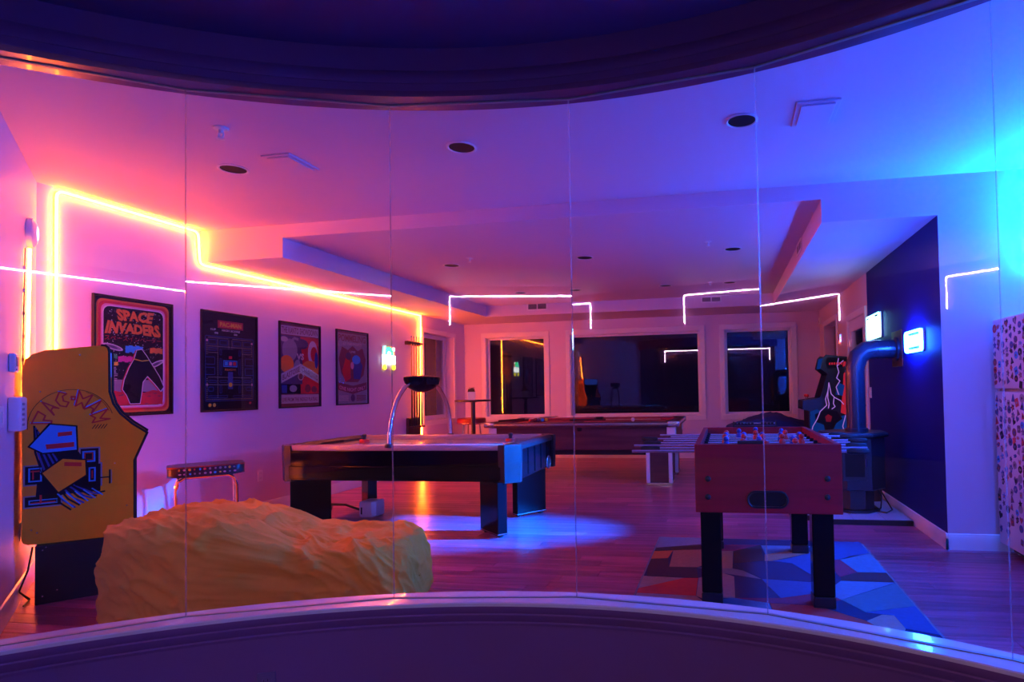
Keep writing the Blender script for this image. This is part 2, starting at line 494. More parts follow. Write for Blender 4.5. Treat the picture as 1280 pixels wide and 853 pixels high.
# ---- far wall with three windows
WIN = [(-4.45, -3.285, .76, 2.265), (-2.80, -.425, .76, 2.265), (0.0, 1.143, .76, 2.265)]
b = MB(); xs = [XL - .35] + [v for w in WIN for v in w[:2]] + [XR + .2]
for i in range(0, len(xs), 2): b.box((xs[i], YF, 0), (xs[i + 1], YF + .16, ZC), 'wall')
for w in WIN:
    b.box((w[0], YF, 0), (w[1], YF + .16, w[2]), 'wall'); b.box((w[0], YF, w[3]), (w[1], YF + .16, ZC), 'wall')
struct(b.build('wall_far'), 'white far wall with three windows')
# ---- right wall: dark panel, then white with a door and a doorway
DO1 = (8.19, 7.27, 2.08)        # door: y from, y to, top
DO2 = (10.05, 9.03, 2.20)       # open doorway
b = MB()
b.box((XR, Y1 + .001, 0), (XR + .14, 7.14, ZC), 'navy')
struct(b.build('wall_right_dark'), 'dark navy panel of the right wall behind the stove')
b = MB()
b.box((XR, 7.14, 0), (XR + .14, DO1[1], ZC), 'wall'); b.box((XR, DO1[0], 0), (XR + .14, DO2[1], ZC), 'wall')
b.box((XR, DO2[0], 0), (XR + .14, YF, ZC), 'wall')
b.box((XR, DO1[1], DO1[2]), (XR + .14, DO1[0], ZC), 'wall'); b.box((XR, DO2[1], DO2[2]), (XR + .14, DO2[0], ZC), 'wall')
b.box((XR + .9, DO2[1] - .4, 0), (XR + 1.0, DO2[0] + .4, 2.5), 'wall')     # back of the closet behind the doorway
b.box((XR + .14, DO2[1] - .4, 0), (XR + .9, DO2[1] - .3, 2.5), 'wall'); b.box((XR + .14, DO2[0] + .3, 0), (XR + .9, DO2[0] + .4, 2.5), 'wall')
b.box((XR + .14, DO2[1] - .4, 2.4), (XR + .9, DO2[0] + .4, 2.5), 'wall')
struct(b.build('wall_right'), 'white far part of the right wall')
b = MB(); b.box((XR + .14, Y1, 0), (2.86, Y1 + .14, ZC), 'wall'); b.box((XR, Y1, 0), (XR + .14, Y1 + .004, ZC), 'wall')
struct(b.build('wall_return'), 'white short wall between dark panel and fridge')
b = MB(); b.box((2.72, 1.5, 0), (2.86, Y1, ZC), 'wall'); struct(b.build('wall_side'))
b = MB(); b.box((1.62, 1.40, 0), (2.86, 1.54, ZC), 'wall'); struct(b.build('wall_near_right'))
# ---- baseboards
def baseboard(name, fr, L):
    b = MB(fr); b.prism([(0, 0), (.016, 0), (.016, .085), (.011, .10), (.008, .115), (0, .12)], 0, L, 'trim')
    struct(b.build(name))
Zv = Vector((0, 0, 1))
baseboard('baseboard_left', (Vector((XL, 3.46, 0)), Vector((1, 0, 0)), Zv, Vector((0, 1, 0))), YF - 3.46)
baseboard('baseboard_corner', (AO, AN, Zv, AD), 2.76)
baseboard('baseboard_far', (Vector((XL, YF, 0)), Vector((0, -1, 0)), Zv, Vector((1, 0, 0))), XR - XL)
baseboard('baseboard_right', (Vector((XR, Y1 - .016, 0)), Vector((-1, 0, 0)), Zv, Vector((0, 1, 0))), 7.18 - Y1)
baseboard('baseboard_return', (Vector((XR - .016, Y1, 0)), Vector((0, -1, 0)), Zv, Vector((1, 0, 0))), 1.1)

# ---- windows of the far wall and the left niche
def casing(b, x0, x1, z0, z1, wd=.085, t=.018, m='trim'):
    b.box((x0 - wd, z1, 0), (x1 + wd, z1 + wd, t), m, .004); b.box((x0 - wd, z0 - wd, 0), (x1 + wd, z0, t), m, .004)
    b.box((x0 - wd, z0, 0), (x0, z1, t), m, .004); b.box((x1, z0, 0), (x1 + wd, z1, t), m, .004)
for i, w in enumerate(WIN):
    fr = FW(0, 0)
    b = MB(fr); casing(b, w[0], w[1], w[2], w[3])
    # jamb liner and sash
    d = -.07; j = .012
    for (x0, x1, z0, z1) in ((w[0], w[0] + j, w[2], w[3]), (w[1] - j, w[1], w[2], w[3])): b.box((x0, z0, -.15), (x1, z1, .004), 'trim')
    b.box((w[0], w[2], -.15), (w[1], w[2] + j, .012), 'trim'); b.box((w[0], w[3] - j, -.15), (w[1], w[3], .004), 'trim')
    win = struct(b.build('window_%d' % (i + 1)))
    b = MB(fr); s_ = .035
    b.box((w[0] + j, w[2] + j, -.12), (w[0] + j + s_, w[3] - j, -.075), 'trim', .004); b.box((w[1] - j - s_, w[2] + j, -.12), (w[1] - j, w[3] - j, -.075), 'trim', .004)
    b.box((w[0] + j, w[2] + j, -.12), (w[1] - j, w[2] + j + s_, -.075), 'trim', .004); b.box((w[0] + j, w[3] - j - s_, -.12), (w[1] - j, w[3] - j, -.075), 'trim', .004)
    b.build('sash', win)
    b = MB(fr); b.box((w[0] + j, w[2] + j, -.104), (w[1] - j, w[3] - j, -.098), 'wglass'); b.build('pane', win)
fr = LW(0, 0)
b = MB(fr); casing(b, NY0, NY1, NZ0, NZ1, .07, .014)
b.box((NY0, NZ0, -.30), (NY1, NZ0 + .012, .004), 'trim')
win = struct(b.build('window_4'))
b = MB(fr)
b.box((NY0, NZ0 + .012, -.20), (NY0 + .09, NZ1, -.15), 'trim', .004); b.box((NY1 - .09, NZ0 + .012, -.20), (NY1, NZ1, -.15), 'trim', .004)
b.box((NY0 + .09, NZ1 - .06, -.20), (NY1 - .09, NZ1, -.15), 'trim', .004); b.box((NY0 + .09, NZ0 + .012, -.20), (NY1 - .09, NZ0 + .08, -.15), 'trim', .004)
b.build('sash', win)
b = MB(fr); b.box((NY0 + .09, NZ0 + .08, -.18), (NY1 - .09, NZ1 - .06, -.174), 'wglass'); b.build('pane', win)

# ---- doors of the right wall
fr = RW(0, 0)
b = MB(fr)
y0, y1, zt = -DO1[0], -DO1[1], DO1[2]
b.box((y0 - .08, 0, 0), (y0, zt + .08, .018), 'trim', .004); b.box((y1, 0, 0), (y1 + .08, zt + .08, .018), 'trim', .004); b.box((y0, zt, 0), (y1, zt + .08, .018), 'trim', .004)
dr = struct(b.build('door_1'), 'white door with a glass light beside the dark wall panel')
b = MB(fr)
gx0, gx1, gz0, gz1 = y0 + .15, y1 - .15, .95, 1.93
b.box((y0, 0, -.05), (gx0, zt, -.012), 'trim'); b.box((gx1, 0, -.05), (y1, zt, -.012), 'trim')
b.box((gx0, 0, -.05), (gx1, gz0, -.012), 'trim'); b.box((gx0, gz1, -.05), (gx1, zt, -.012), 'trim')
b.box((gx0 - .03, gz0 - .03, -.012), (gx1 + .03, gz0, -.004), 'trim'); b.box((gx0 - .03, gz1, -.012), (gx1 + .03, gz1 + .03, -.004), 'trim')
b.box((gx0 - .03, gz0, -.012), (gx0, gz1, -.004), 'trim'); b.box((gx1, gz0, -.012), (gx1 + .03, gz1, -.004), 'trim')
b.build('door_leaf', dr)
b = MB(fr); b.box((gx0, gz0, -.034), (gx1, gz1, -.028), 'wglass'); b.build('pane', dr)
for z in (.25, 1.05, 1.75):
    b = MB(fr); b.cyl((y0 + .004, z, -.006), (y0 + .004, z + .1, -.006), .008, 'steel', 10); b.box((y0 + .004, z + .005, -.012), (y0 + .035, z + .095, -.009), 'steel'); b.build('hinge', dr)
b = MB(fr); b.cyl((y1 - .06, 1.0, -.012), (y1 - .06, 1.0, .03), .011, 'steel', 10); b.sphere((y1 - .06, 1.0, .045), .027, 'steel', 12); b.build('door_knob', dr)
b = MB(fr)
y0, y1, zt = -DO2[0], -DO2[1], DO2[2]
b.box((y0 - .08, 0, 0), (y0, zt + .08, .018), 'trim', .004); b.box((y1, 0, 0), (y1 + .08, zt + .08, .018), 'trim', .004); b.box((y0, zt, 0), (y1, zt + .08, .018), 'trim', .004)
struct(b.build('door_2'), 'open cased doorway in the far right corner')

# ---- curved half wall, sill, header and glass
AM, ST = 90.4, 14.67
A0, A1 = AM + 3 * ST, AM - 4 * ST      # 134.4 .. 31.7
def arcwall(name, prof, m, a0=A0, a1=A1, n=56, closed=True):
    """profile [(radius, z)] swept along the arc"""
    b = MB(); k = len(prof); vs = []
    for i in range(n + 1):
        d = a0 + (a1 - a0) * i / n
        for (r, z) in prof: vs.append(tuple(gp(d, r, z)))
    fs = []
    for i in range(n):
        for j in range(k if closed else k - 1):
            j2 = (j + 1) % k; fs.append((i * k + j, i * k + j2, (i + 1) * k + j2, (i + 1) * k + j))
    fs.append(tuple(range(k))); fs.append(tuple(n * k + j for j in range(k)))
    b.faces(vs, fs, m)
    return b
R = RG
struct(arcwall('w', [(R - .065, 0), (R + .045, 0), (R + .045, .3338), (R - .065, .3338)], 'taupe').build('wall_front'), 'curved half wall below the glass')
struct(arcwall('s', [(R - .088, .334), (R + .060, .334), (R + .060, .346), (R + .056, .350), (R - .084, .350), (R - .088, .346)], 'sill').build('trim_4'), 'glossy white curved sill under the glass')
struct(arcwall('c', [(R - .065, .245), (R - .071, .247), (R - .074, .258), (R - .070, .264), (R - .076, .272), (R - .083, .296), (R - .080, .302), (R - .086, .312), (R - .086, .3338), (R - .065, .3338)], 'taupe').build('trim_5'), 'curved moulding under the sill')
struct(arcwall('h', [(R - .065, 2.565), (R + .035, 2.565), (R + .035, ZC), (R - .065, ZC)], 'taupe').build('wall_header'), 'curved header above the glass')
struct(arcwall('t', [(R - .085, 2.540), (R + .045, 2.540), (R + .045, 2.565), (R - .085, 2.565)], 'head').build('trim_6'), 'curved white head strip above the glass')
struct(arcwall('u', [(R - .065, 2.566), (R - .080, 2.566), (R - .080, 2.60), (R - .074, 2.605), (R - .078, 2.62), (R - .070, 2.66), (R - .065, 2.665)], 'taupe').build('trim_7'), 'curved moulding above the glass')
# channel strips the panes stand in
n_pane = 0
for k in range(-3, 4):
    pa = gp(AM - (k - 1) * ST, R); pb = gp(AM - k * ST, R)
    t = (pb - pa).normalized(); nn = Vector((t.y, -t.x, 0)); L = (pb - pa).length
    b = MB(); b.frame(pa, t, Zv, nn)
    b.box((.0022, GZ0 + .002, -.006), (L - .0022, GZ1 + .0015, .006), 'glass')
    n_pane += 1
    struct(b.build('window_%d' % (4 + n_pane), smooth=False), 'clear pane of the curved glass wall')
    b = MB(); b.frame(pa, t, Zv, nn)
    b.box((0, GZ0 - .001, -.0075), (L, GZ0 + .0035, .0075), 'grey'); b.box((0, GZ1 - .002, -.0075), (L, GZ1 + .004, .0075), 'grey')
    struct(b.build('trim_%d' % (7 + n_pane)))
    if k > -3:
        b = MB(); b.frame(pa, t, Zv, nn); b.box((-.0011, GZ0 + .004, -.005), (.0011, GZ1 - .003, .005), 'joint')
        struct(b.build('trim_%d' % (20 + n_pane)))
# ---- landing behind the camera: ceiling, walls
b = MB()
arcp = [gp(d, R - .03) for d in range(30, 151, 4)]
b.prism([(p.x, p.y) for p in arcp] + [(-7, .9), (-7, -2.2), (4, -2.2), (4, .9)], 2.765, 2.83, 'taupe')
b.box((-7, -2.3, 2.765), (4, -2.2, 3.2), 'taupe'); b.box((-7, -5.5, 3.1), (4, -2.3, 3.2), 'taupe')
struct(b.build('ceiling_landing'), 'dark ceiling over the landing')
b = MB(); b.box((-7, -5.6, 0), (4, -5.44, 3.2), 'taupe'); struct(b.build('wall_back'))
b = MB(); b.box((-7.1, -5.6, 0), (-7, 1.0, 3.2), 'taupe'); struct(b.build('wall_back_left'))
b = MB(); b.box((4, -5.6, 0), (4.1, 1.5, 3.2), 'taupe'); struct(b.build('wall_back_right'))
b = MB(); b.box((-7, .9, 0), (-2.72, 1.0, 3.2), 'taupe'); struct(b.build('wall_back_corner'))

# ================================================================== NEON LIGHT STRIPS
def neon(name, path, m, label, r=.010, fillet=.03, wall=None, group=None, bracket='white'):
    ps = [Vector(p) for p in path]; out = [ps[0]]
    for i in range(1, len(ps) - 1):
        a = (ps[i - 1] - ps[i]).normalized(); c = (ps[i + 1] - ps[i]).normalized()
        for t in (0, .33, .67, 1):
            out.append((ps[i] + a * fillet * (1 - t)).lerp(ps[i] + c * fillet * t, t))
    out.append(ps[-1])
    root = thing(name, label, 'light strip', ps[0], group)
    b = MB(); b.tube(out, r, m, 8); b.build('light_tube', root)
    b = MB(); off = wall * (r + .003)
    b.tube([p - off for p in out], .004, bracket, 6); b.build('mounting_channel', root)
    return root
d = .022
neon('light_strip', [(XL + d, 3.575, .12), (XL + d, 3.575, 2.805), (XL + d, 4.775, 2.805), (XL + d, 4.795, 2.50), (XL + d, 8.88, 2.505)],
     'orange', 'long orange neon strip along the top of the left wall, dropping at the near corner', wall=Vector((1, 0, 0)), fillet=.05)
neon('light_strip', [(XL + d, 8.885, 2.505), (XL + d, 8.905, 2.50), (XL + d, 8.905, .14)], 'orange3', 'upright orange neon strip on the left wall just right of the cue rack', wall=Vector((1, 0, 0)), fillet=.008)
p = lambda s_, z: AO + AD * s_ + AN * .022 + Vector((0, 0, z))
sr = neon('light_strip', [p(.50, 2.25), p(.525, 1.95), p(.56, 1.6), p(.575, 1.28)], 'orange2', 'short upright orange neon strip hanging below the round sensor on the angled wall', wall=AN, fillet=.05)
b = MB(AW(0, 0)); b.tube([(-.55, 2.24, .006), (-.58, 1.9, .006), (-.61, 1.6, .006), (-.625, 1.3, .006)], .003, 'blackp', 6)
for z in (2.1, 1.95, 1.8, 1.65, 1.5, 1.38): b.box((-.565 - .05 * (2.24 - z), z, .0), (-.555 - .05 * (2.24 - z) + .012, z + .02, .012), 'grey')
b.build('cord', sr)
neon('light_strip', [(2.70, Y1 - d, ZC - .045), (2.29, Y1 - d, ZC - .045), (2.29, Y1 - d, 2.12)], 'cyan', 'blue neon strip turning down the short wall above the white fridge', wall=Vector((0, -1, 0)))
neon('light_strip', [(1.95, 1.54 + d, .35), (1.95, 1.54 + d, 1.5), (1.95, 1.54 + d, 2.62)], 'blue_fill', 'added upright blue fill strip out of view at the near right', wall=Vector((0, 1, 0)))  # added to throw blue light on the short wall
yb = -5.44 + d
neon('light_strip', [(-2.66, yb, 2.42), (-2.66, yb, 2.92), (1.95, yb, 2.92), (1.95, yb, 2.42)], 'whiteled', 'long white neon strip on the landing wall, mirrored in the curved glass', r=.0095, wall=Vector((0, 1, 0)))
neon('light_strip', [(-6.4, yb, 2.92), (-4.55, yb, 2.92), (-4.55, yb, 2.42)], 'whiteled', 'shorter white neon strip on the landing wall, left of the long one', r=.010, wall=Vector((0, 1, 0)))

# ================================================================== LEFT WALL THINGS
# ---- framed posters (0.68 x 0.98 m with the frame), origin at the lower left corner
PWD, PHT = .68, .98
def poster(y, z, label, paint):
    root = thing('framed_poster', label, 'poster', (XL, y, z), 'framed posters on the left wall')
    fr = LW(y, z); f = .017
    b = MB(fr)
    b.box((0, 0, .001), (PWD, f, .026), 'frame', .002); b.box((0, PHT - f, .001), (PWD, PHT, .026), 'frame', .002)
    b.box((0, f, .001), (f, PHT - f, .026), 'frame', .002); b.box((PWD - f, f, .001), (PWD, PHT - f, .026), 'frame', .002)
    b.build('frame', root)
    b = MB(fr); paint(b); b.build('print', root, smooth=False)
    b = MB(fr); b.box((f, f, .0165), (PWD - f, PHT - f, .0185), 'pglass'); b.build('glazing', root)
    return root
Wb, Wi = .0075, .0008                       # print plane and layer step
def lay(i): return Wb + Wi * i
def rrect(x0, y0, x1, y1, r, n=4):
    out = []
    for (cx, cy, a) in ((x1 - r, y1 - r, 0), (x0 + r, y1 - r, 90), (x0 + r, y0 + r, 180), (x1 - r, y0 + r, 270)):
        for i in range(n + 1):
            t = math.radians(a + 90 * i / n); out.append((cx + r * math.cos(t), cy + r * math.sin(t)))
    return out
def paint1(b):
    rnd = random.Random(3)
    b.box((.015, .015, .003), (.665, .965, Wb), 'ink')
    for i, (m, k, t) in enumerate((('porange', .030, .0), ('pred', .046, 0), ('ppink', .066, 0), ('pwhite', .078, 0), ('ink', .086, 0))):
        b.poly(rrect(k, k, PWD - k, PHT - k, .05), lay(1) + .0002 * i, m)
    w0 = lay(2) + .0006
    for i in range(190):
        x, y = rnd.uniform(.10, .58), rnd.uniform(.36, .88); r = rnd.choice((.0022, .003, .0045))
        b.disc((x, y), r, r, w0, 'pwhite', 6)
    b.rect(.09, .20, .59, .30, w0, 'pgrey')
    b.poly([(.09, .09), (.59, .09), (.59, .20), (.50, .215), (.42, .19), (.33, .225), (.22, .20), (.15, .215), (.09, .19)], w0 + .0002, 'pred')
    for i in range(14):
        x, y = rnd.uniform(.11, .57), rnd.uniform(.10, .19); b.disc((x, y), .02, .005, w0 + .0004, 'pmaroon', 8)
    w = lay(3) + .0006
    b.text('SPACE', .335, .832, .33, .085, w, 'porange', fn=lambda a, c: (.345 + a * (.31 + .05 * c), .832 + c * (.085 + .03 * abs(a)) - .02 * a * 0), bold=.055)
    b.text('INVADERS', .335, .725, .47, .095, w, 'porange', shear=.0, fn=lambda a, c: (.335 + a * (.46 - .05 * c), .725 + c * (.085 + .05 * abs(a))), bold=.055)
    b.text('スペースインベーダー', .335, .640, .48, .042, w, 'pred')
    # plain space-scene shapes: saucers, coloured clouds, a dark rocky arch
    def saucer(x, y, a, s):
        c, n = math.cos(a), math.sin(a)
        for (rx, ry, m, k) in ((s, s * .26, 'pwhite', 0), (s * .8, s * .17, 'pgrey', 1), (s * .45, s * .10, 'pviolet', 2)):
            b.poly([(x + c * rx * math.cos(t) - n * ry * math.sin(t), y + n * rx * math.cos(t) + c * ry * math.sin(t)) for t in [2 * PI * i / 16 for i in range(16)]], w + .0002 * k, m)
    saucer(.16, .565, -.25, .085); saucer(.53, .44, .45, .08)
    for (x, y, sx, sy, m) in ((.335, .555, .065, .032, 'pcyan'), (.53, .555, .05, .026, 'porange'), (.27, .47, .06, .026, 'pmagenta'), (.16, .49, .03, .02, 'pgreen')):
        for k in range(5):
            dx = (k - 2) * sx * .45; b.rect(x + dx - sx * .25, y - sy * (1 - .25 * (k % 2)), x + dx + sx * .25, y + sy * (1 - .2 * ((k + 1) % 2)), w + .0001 * k, m)
    arch = [(.27, .17), (.30, .10), (.385, .10), (.40, .19), (.41, .28), (.45, .33), (.51, .27), (.57, .20), (.60, .24), (.56, .33), (.50, .42), (.44, .51), (.40, .56), (.355, .55), (.33, .47), (.29, .40), (.25, .30), (.235, .22)]
    b.poly([(x - .014, y - .004) for x, y in arch], w + .001, 'pred'); b.poly(arch, w + .0013, 'ink'); b.line(arch, .006, w + .0016, 'pwhite', True)
    b.line([(.33, .475), (.40, .46), (.46, .47)], .008, w + .0018, 'pyellow')
    b.rect(.10, .415, .20, .445, w, 'pyellow')
    for i in range(9): b.rect(.105, .395 - .013 * i, rnd.uniform(.17, .20), .402 - .013 * i, w, 'pcream')
poster(3.838, 1.103, 'framed space poster with orange block title and rainbow border behind the yellow arcade cabinet', paint1)
def paint2(b):
    b.box((.015, .015, .003), (.665, .965, Wb), 'ink')
    w = lay(2)
    b.rect(.19, .82, .50, .895, w, 'pred'); b.rect(.195, .825, .495, .89, w + .0003, 'pmaroon'); b.rect(.20, .83, .49, .885, w + .0006, 'pred')
    b.text('PAC-MAN', .345, .857, .26, .046, w + .0012, 'pyellow', bold=.04)
    b.text('1UP', .14, .80, .06, .02, w, 'pwhite', bold=.02); b.text('00', .175, .768, .042, .02, w, 'pwhite', bold=.02)
    b.text('HIGH SCORE', .35, .80, .22, .021, w, 'pwhite', bold=.02); b.text('00', .405, .768, .042, .02, w, 'pwhite', bold=.02)
    # a plain symmetrical grid of blue outlined blocks and dots
    b.line(rrect(.05, .105, .63, .735, .012), .006, w, 'pdblue', True)
    for k in (0, 1):
        mx = (lambda x: x) if k == 0 else (lambda x: .68 - x)
        for (x0, y0, x1, y1) in ((.085, .655, .175, .70), (.215, .655, .305, .70), (.085, .595, .175, .62), (.05, .46, .155, .53), (.05, .36, .155, .43), (.215, .555, .235, .61),
                                 (.215, .36, .235, .52), (.085, .285, .175, .305), (.215, .285, .305, .305), (.085, .20, .14, .24), (.215, .18, .235, .25), (.085, .135, .305, .155)):
            a, c = sorted((mx(x0), mx(x1))); b.line(rrect(a, y0, c, y1, .008), .005, w, 'pdblue', True)
        for (x, y0, y1) in ((.19, .12, .72), (.068, .56, .72), (.068, .12, .33), (.32, .62, .72)):
            n = int((y1 - y0) / .02)
            for i in range(n + 1): b.rect(mx(x) - .0036, y0 + .02 * i - .0036, mx(x) + .0036, y0 + .02 * i + .0036, w, 'pcream')
        for (y, x0, x1) in ((.637, .088, .33), (.575, .088, .19), (.335, .088, .32), (.262, .088, .33), (.12, .088, .34), (.72, .088, .32)):
            n = int((x1 - x0) / .02)
            for i in range(n + 1): b.rect(mx(x0 + .02 * i) - .0036, y - .0036, mx(x0 + .02 * i) + .0036, y + .0036, w + .0001, 'pcream')
        for y in (.69, .262): b.disc((mx(.068), y), .012, .012, w + .0004, 'ppink', 10)
    b.rect(.255, .44, .425, .505, w + .0004, 'pblue'); b.rect(.262, .447, .418, .498, w + .0007, 'pdblue')
    for x, m in ((.29, 'pcyan'), (.34, 'ppink'), (.39, 'pred')): b.rect(x - .017, .455, x + .017, .49, w + .001, m)
    b.rect(.32, .52, .36, .548, w + .0004, 'pred')
    b.text('READY!', .34, .412, .13, .02, w + .0004, 'porange', bold=.02)
    b.rect(.31, .22, .37, .39, w + .0003, 'pdblue'); b.disc((.34, .262), .022, .022, w + .0008, 'pyellow', 14)
    b.disc((.10, .065), .018, .018, w, 'pyellow', 12); b.disc((.15, .065), .018, .018, w, 'pyellow', 12); b.disc((.59, .075), .016, .013, w, 'pred', 8)
poster(4.814, 1.103, 'framed black arcade maze poster with dotted blue paths and a red title plate', paint2)
def paint3(b):
    rnd = random.Random(5)
    b.box((.015, .015, .003), (.665, .965, Wb), 'pmaroon')
    w = lay(2)
    b.rect(.03, .835, .65, .935, w, 'pcream')
    b.text('THE KANTO SHOWDOWN', .34, .885, .59, .072, w + .0006, 'pmaroon', bold=.015)
    b.rect(.03, .16, .65, .825, w, 'pviolet')
    b.poly([(.34, .825), (.65, .825), (.65, .16), (.36, .16), (.38, .45)], w + .0003, 'pred')
    def blob(x, y, rx, ry, m, k, n=20, rot=0): b.poly([(x + rx * math.cos(t) * math.cos(rot) - ry * math.sin(t) * math.sin(rot), y + rx * math.cos(t) * math.sin(rot) + ry * math.sin(t) * math.cos(rot)) for t in [2 * PI * i / n for i in range(n)]], w + .0006 + .0002 * k, m)
    blob(.17, .66, .12, .13, 'pgrey', 0); blob(.12, .50, .11, .10, 'porange', 1); blob(.28, .48, .05, .08, 'pgrey', 2, rot=-.4); blob(.08, .78, .06, .03, 'pcream', 3)
    blob(.55, .64, .085, .15, 'pcream', 1); blob(.57, .63, .06, .09, 'pred', 2); blob(.50, .45, .15, .10, 'porange', 3); blob(.61, .56, .03, .10, 'pdblue', 4)
    blob(.37, .74, .10, .06, 'pviolet', 2)
    b.line([(.13, .72), (.24, .80), (.30, .79)], .03, w + .0016, 'pgrey')
    b.text('VS', .335, .59, .12, .075, w + .0024, 'pcream', bold=.04)
    b.poly([(.03, .28), (.34, .405), (.65, .28), (.65, .385), (.34, .51), (.03, .385)], w + .002, 'pcream')
    def rib(x0, x1, s):
        return lambda a, c: ((x0 + x1) / 2 + a * (x1 - x0), .335 + (.12 * (1 - abs(((x0 + x1) / 2 + a * (x1 - x0)) - .34) / .31)) + c * .062)
    b.text('BLASTOISE', 0, 0, 1, 1, w + .0026, 'pmaroon', fn=rib(.05, .325, 1), bold=.015)
    b.text('CHARIZARD', 0, 0, 1, 1, w + .0026, 'pmaroon', fn=rib(.36, .635, 1), bold=.015)
    b.disc((.34, .36), .045, .045, w + .003, 'pcream', 16); b.disc((.34, .36), .036, .036, w + .0033, 'pmaroon', 16)
    b.rect(.03, .16, .34, .27, w + .001, 'ink'); b.rect(.34, .16, .65, .27, w + .001, 'pred')
    b.rect(.04, .17, .12, .26, w + .0014, 'pdblue'); blob(.22, .22, .06, .04, 'pgrey', 4); blob(.46, .22, .05, .05, 'pmaroon', 4); blob(.57, .21, .05, .04, 'pmaroon', 5)
    b.rect(.03, .05, .65, .15, w, 'pcream')
    b.text('LIVE FROM THE INDIGO PLATEAU', .34, .095, .58, .045, w + .0006, 'pmaroon', bold=.015)
poster(5.807, 1.105, 'framed fight poster with cream title band, ribbon and red and violet halves', paint3)
def paint4(b):
    rnd = random.Random(9)
    b.box((.015, .015, .003), (.665, .965, Wb), 'pgrey')
    w = lay(2)
    b.rect(.03, .94, .65, .955, w, 'pmaroon')
    b.text('POMMELING', .34, .875, .58, .09, w, 'pmaroon', bold=.02)
    b.text('AT THE PALACE', .34, .80, .40, .035, w, 'pcream', bold=.01)
    b.poly([(.05, .60), (.12, .76), (.24, .72), (.34, .78), (.45, .72), (.56, .76), (.63, .60), (.58, .40), (.45, .30), (.20, .30), (.10, .42)], w + .0003, 'pmaroon')
    b.poly([(.12, .45), (.20, .62), (.28, .58), (.30, .35), (.18, .30)], w + .0006, 'pred'); b.poly([(.34, .60), (.46, .64), (.56, .52), (.50, .34), (.36, .34)], w + .0006, 'pdblue')
    b.disc((.42, .60), .09, .06, w + .001, 'pblue', 16); b.disc((.25, .64), .06, .05, w + .001, 'pviolet', 12); b.disc((.33, .52), .035, .05, w + .0013, 'ppink', 12)
    b.text('LIVE', .34, .70, .12, .03, w + .0013, 'pcream', bold=.02)
    b.poly([(.03, .20), (.34, .14), (.65, .20), (.65, .30), (.34, .25), (.03, .30)], w + .0016, 'pmaroon')
    b.text('ONE NIGHT ONLY', 0, 0, 1, 1, w + .0022, 'ppink', fn=lambda a, c: (.34 + a * .56, .198 + .11 * a * a * 1.4 + c * .05), bold=.015)
    b.disc((.34, .09), .045, .05, w + .0012, 'pviolet', 16)
    for i in range(4): b.rect(.42, .115 - .02 * i, .63, .125 - .02 * i, w + .0006, 'pmaroon'); b.rect(.05, .115 - .02 * i, .25, .125 - .02 * i, w + .0006, 'pcream')
poster(6.789, 1.108, 'framed pale grey bout poster with maroon and blue artwork, nearest the cue rack', paint4)

# ---- neon sign on the left wall
root = thing('neon_sign', 'green, white and yellow neon sign on the left wall before the cue rack', 'neon sign', (XL, 7.98, 1.58))
fr = LW(7.77, 1.58)
b = MB(fr); b.box((.03, .02, .004), (.40, .36, .012), 'white', .003); b.build('backing_board', root)
b = MB(fr); b.box((.045, .105, .014), (.365, .225, .034), 'ewhite', .006); b.build('light_panel', root)
for k in range(3):
    b = MB(fr); b.tube([(.205 + (.105 - .03 * k) * math.cos(t), .235 + (.105 - .03 * k) * math.sin(t), .026) for t in [PI * i / 10 for i in range(11)]], .008, 'egreen' if k < 2 else 'ecyan', 6); b.build('light_tube', root)
b = MB(fr); b.tube([(.085, .235, .026), (.095, .30, .026), (.10, .36, .026)], .011, 'ecyan', 6); b.build('light_tube', root)
b = MB(fr); b.tube([(.34, .235, .026), (.325, .285, .026)], .009, 'ered', 6); b.tube([(.33, .30, .026), (.335, .34, .026)], .012, 'ewhite', 6); b.build('light_tube', root)
for x in (.09, .325):
    b = MB(fr); b.tube([(x + .032 * math.cos(t), .055 + .032 * math.sin(t), .026) for t in [2 * PI * i / 12 for i in range(12)]], .009, 'eyellow', 6, closed=True); b.sphere((x, .055, .026), .012, 'eyellow', 8); b.build('light_tube', root)

# ---- wall rack with cues
root = thing('cue_rack', 'dark wooden cue rack on the left wall beside the far neon drop', 'cue rack', (XL, 8.64, .40))
fr = LW(8.46, .40)
b = MB(fr); b.box((0, .0, .001), (.36, .46, .05), 'darkwood', .006); b.box((-.02, .30, .05), (.38, .33, .12), 'darkwood', .004); b.build('base_board', root)
b = MB(fr); b.box((-.02, 1.60, .001), (.38, 1.66, .06), 'darkwood', .006); b.build('top_clip', root)
for i in range(5):
    for q in (.02, .055):
        b = MB(fr); b.box((q + .075 * i, 1.615, .06), (q + .015 + .075 * i, 1.645, .10), 'blackp', .002); b.build('clip', root)
cue0 = None
CUEL = ['pale wooden pool cue standing leftmost in the wall rack', 'pool cue standing second from the left in the wall rack', 'pool cue standing in the middle of the wall rack', 'pool cue standing second from the right in the wall rack', 'pool cue standing rightmost in the wall rack, next to the neon']
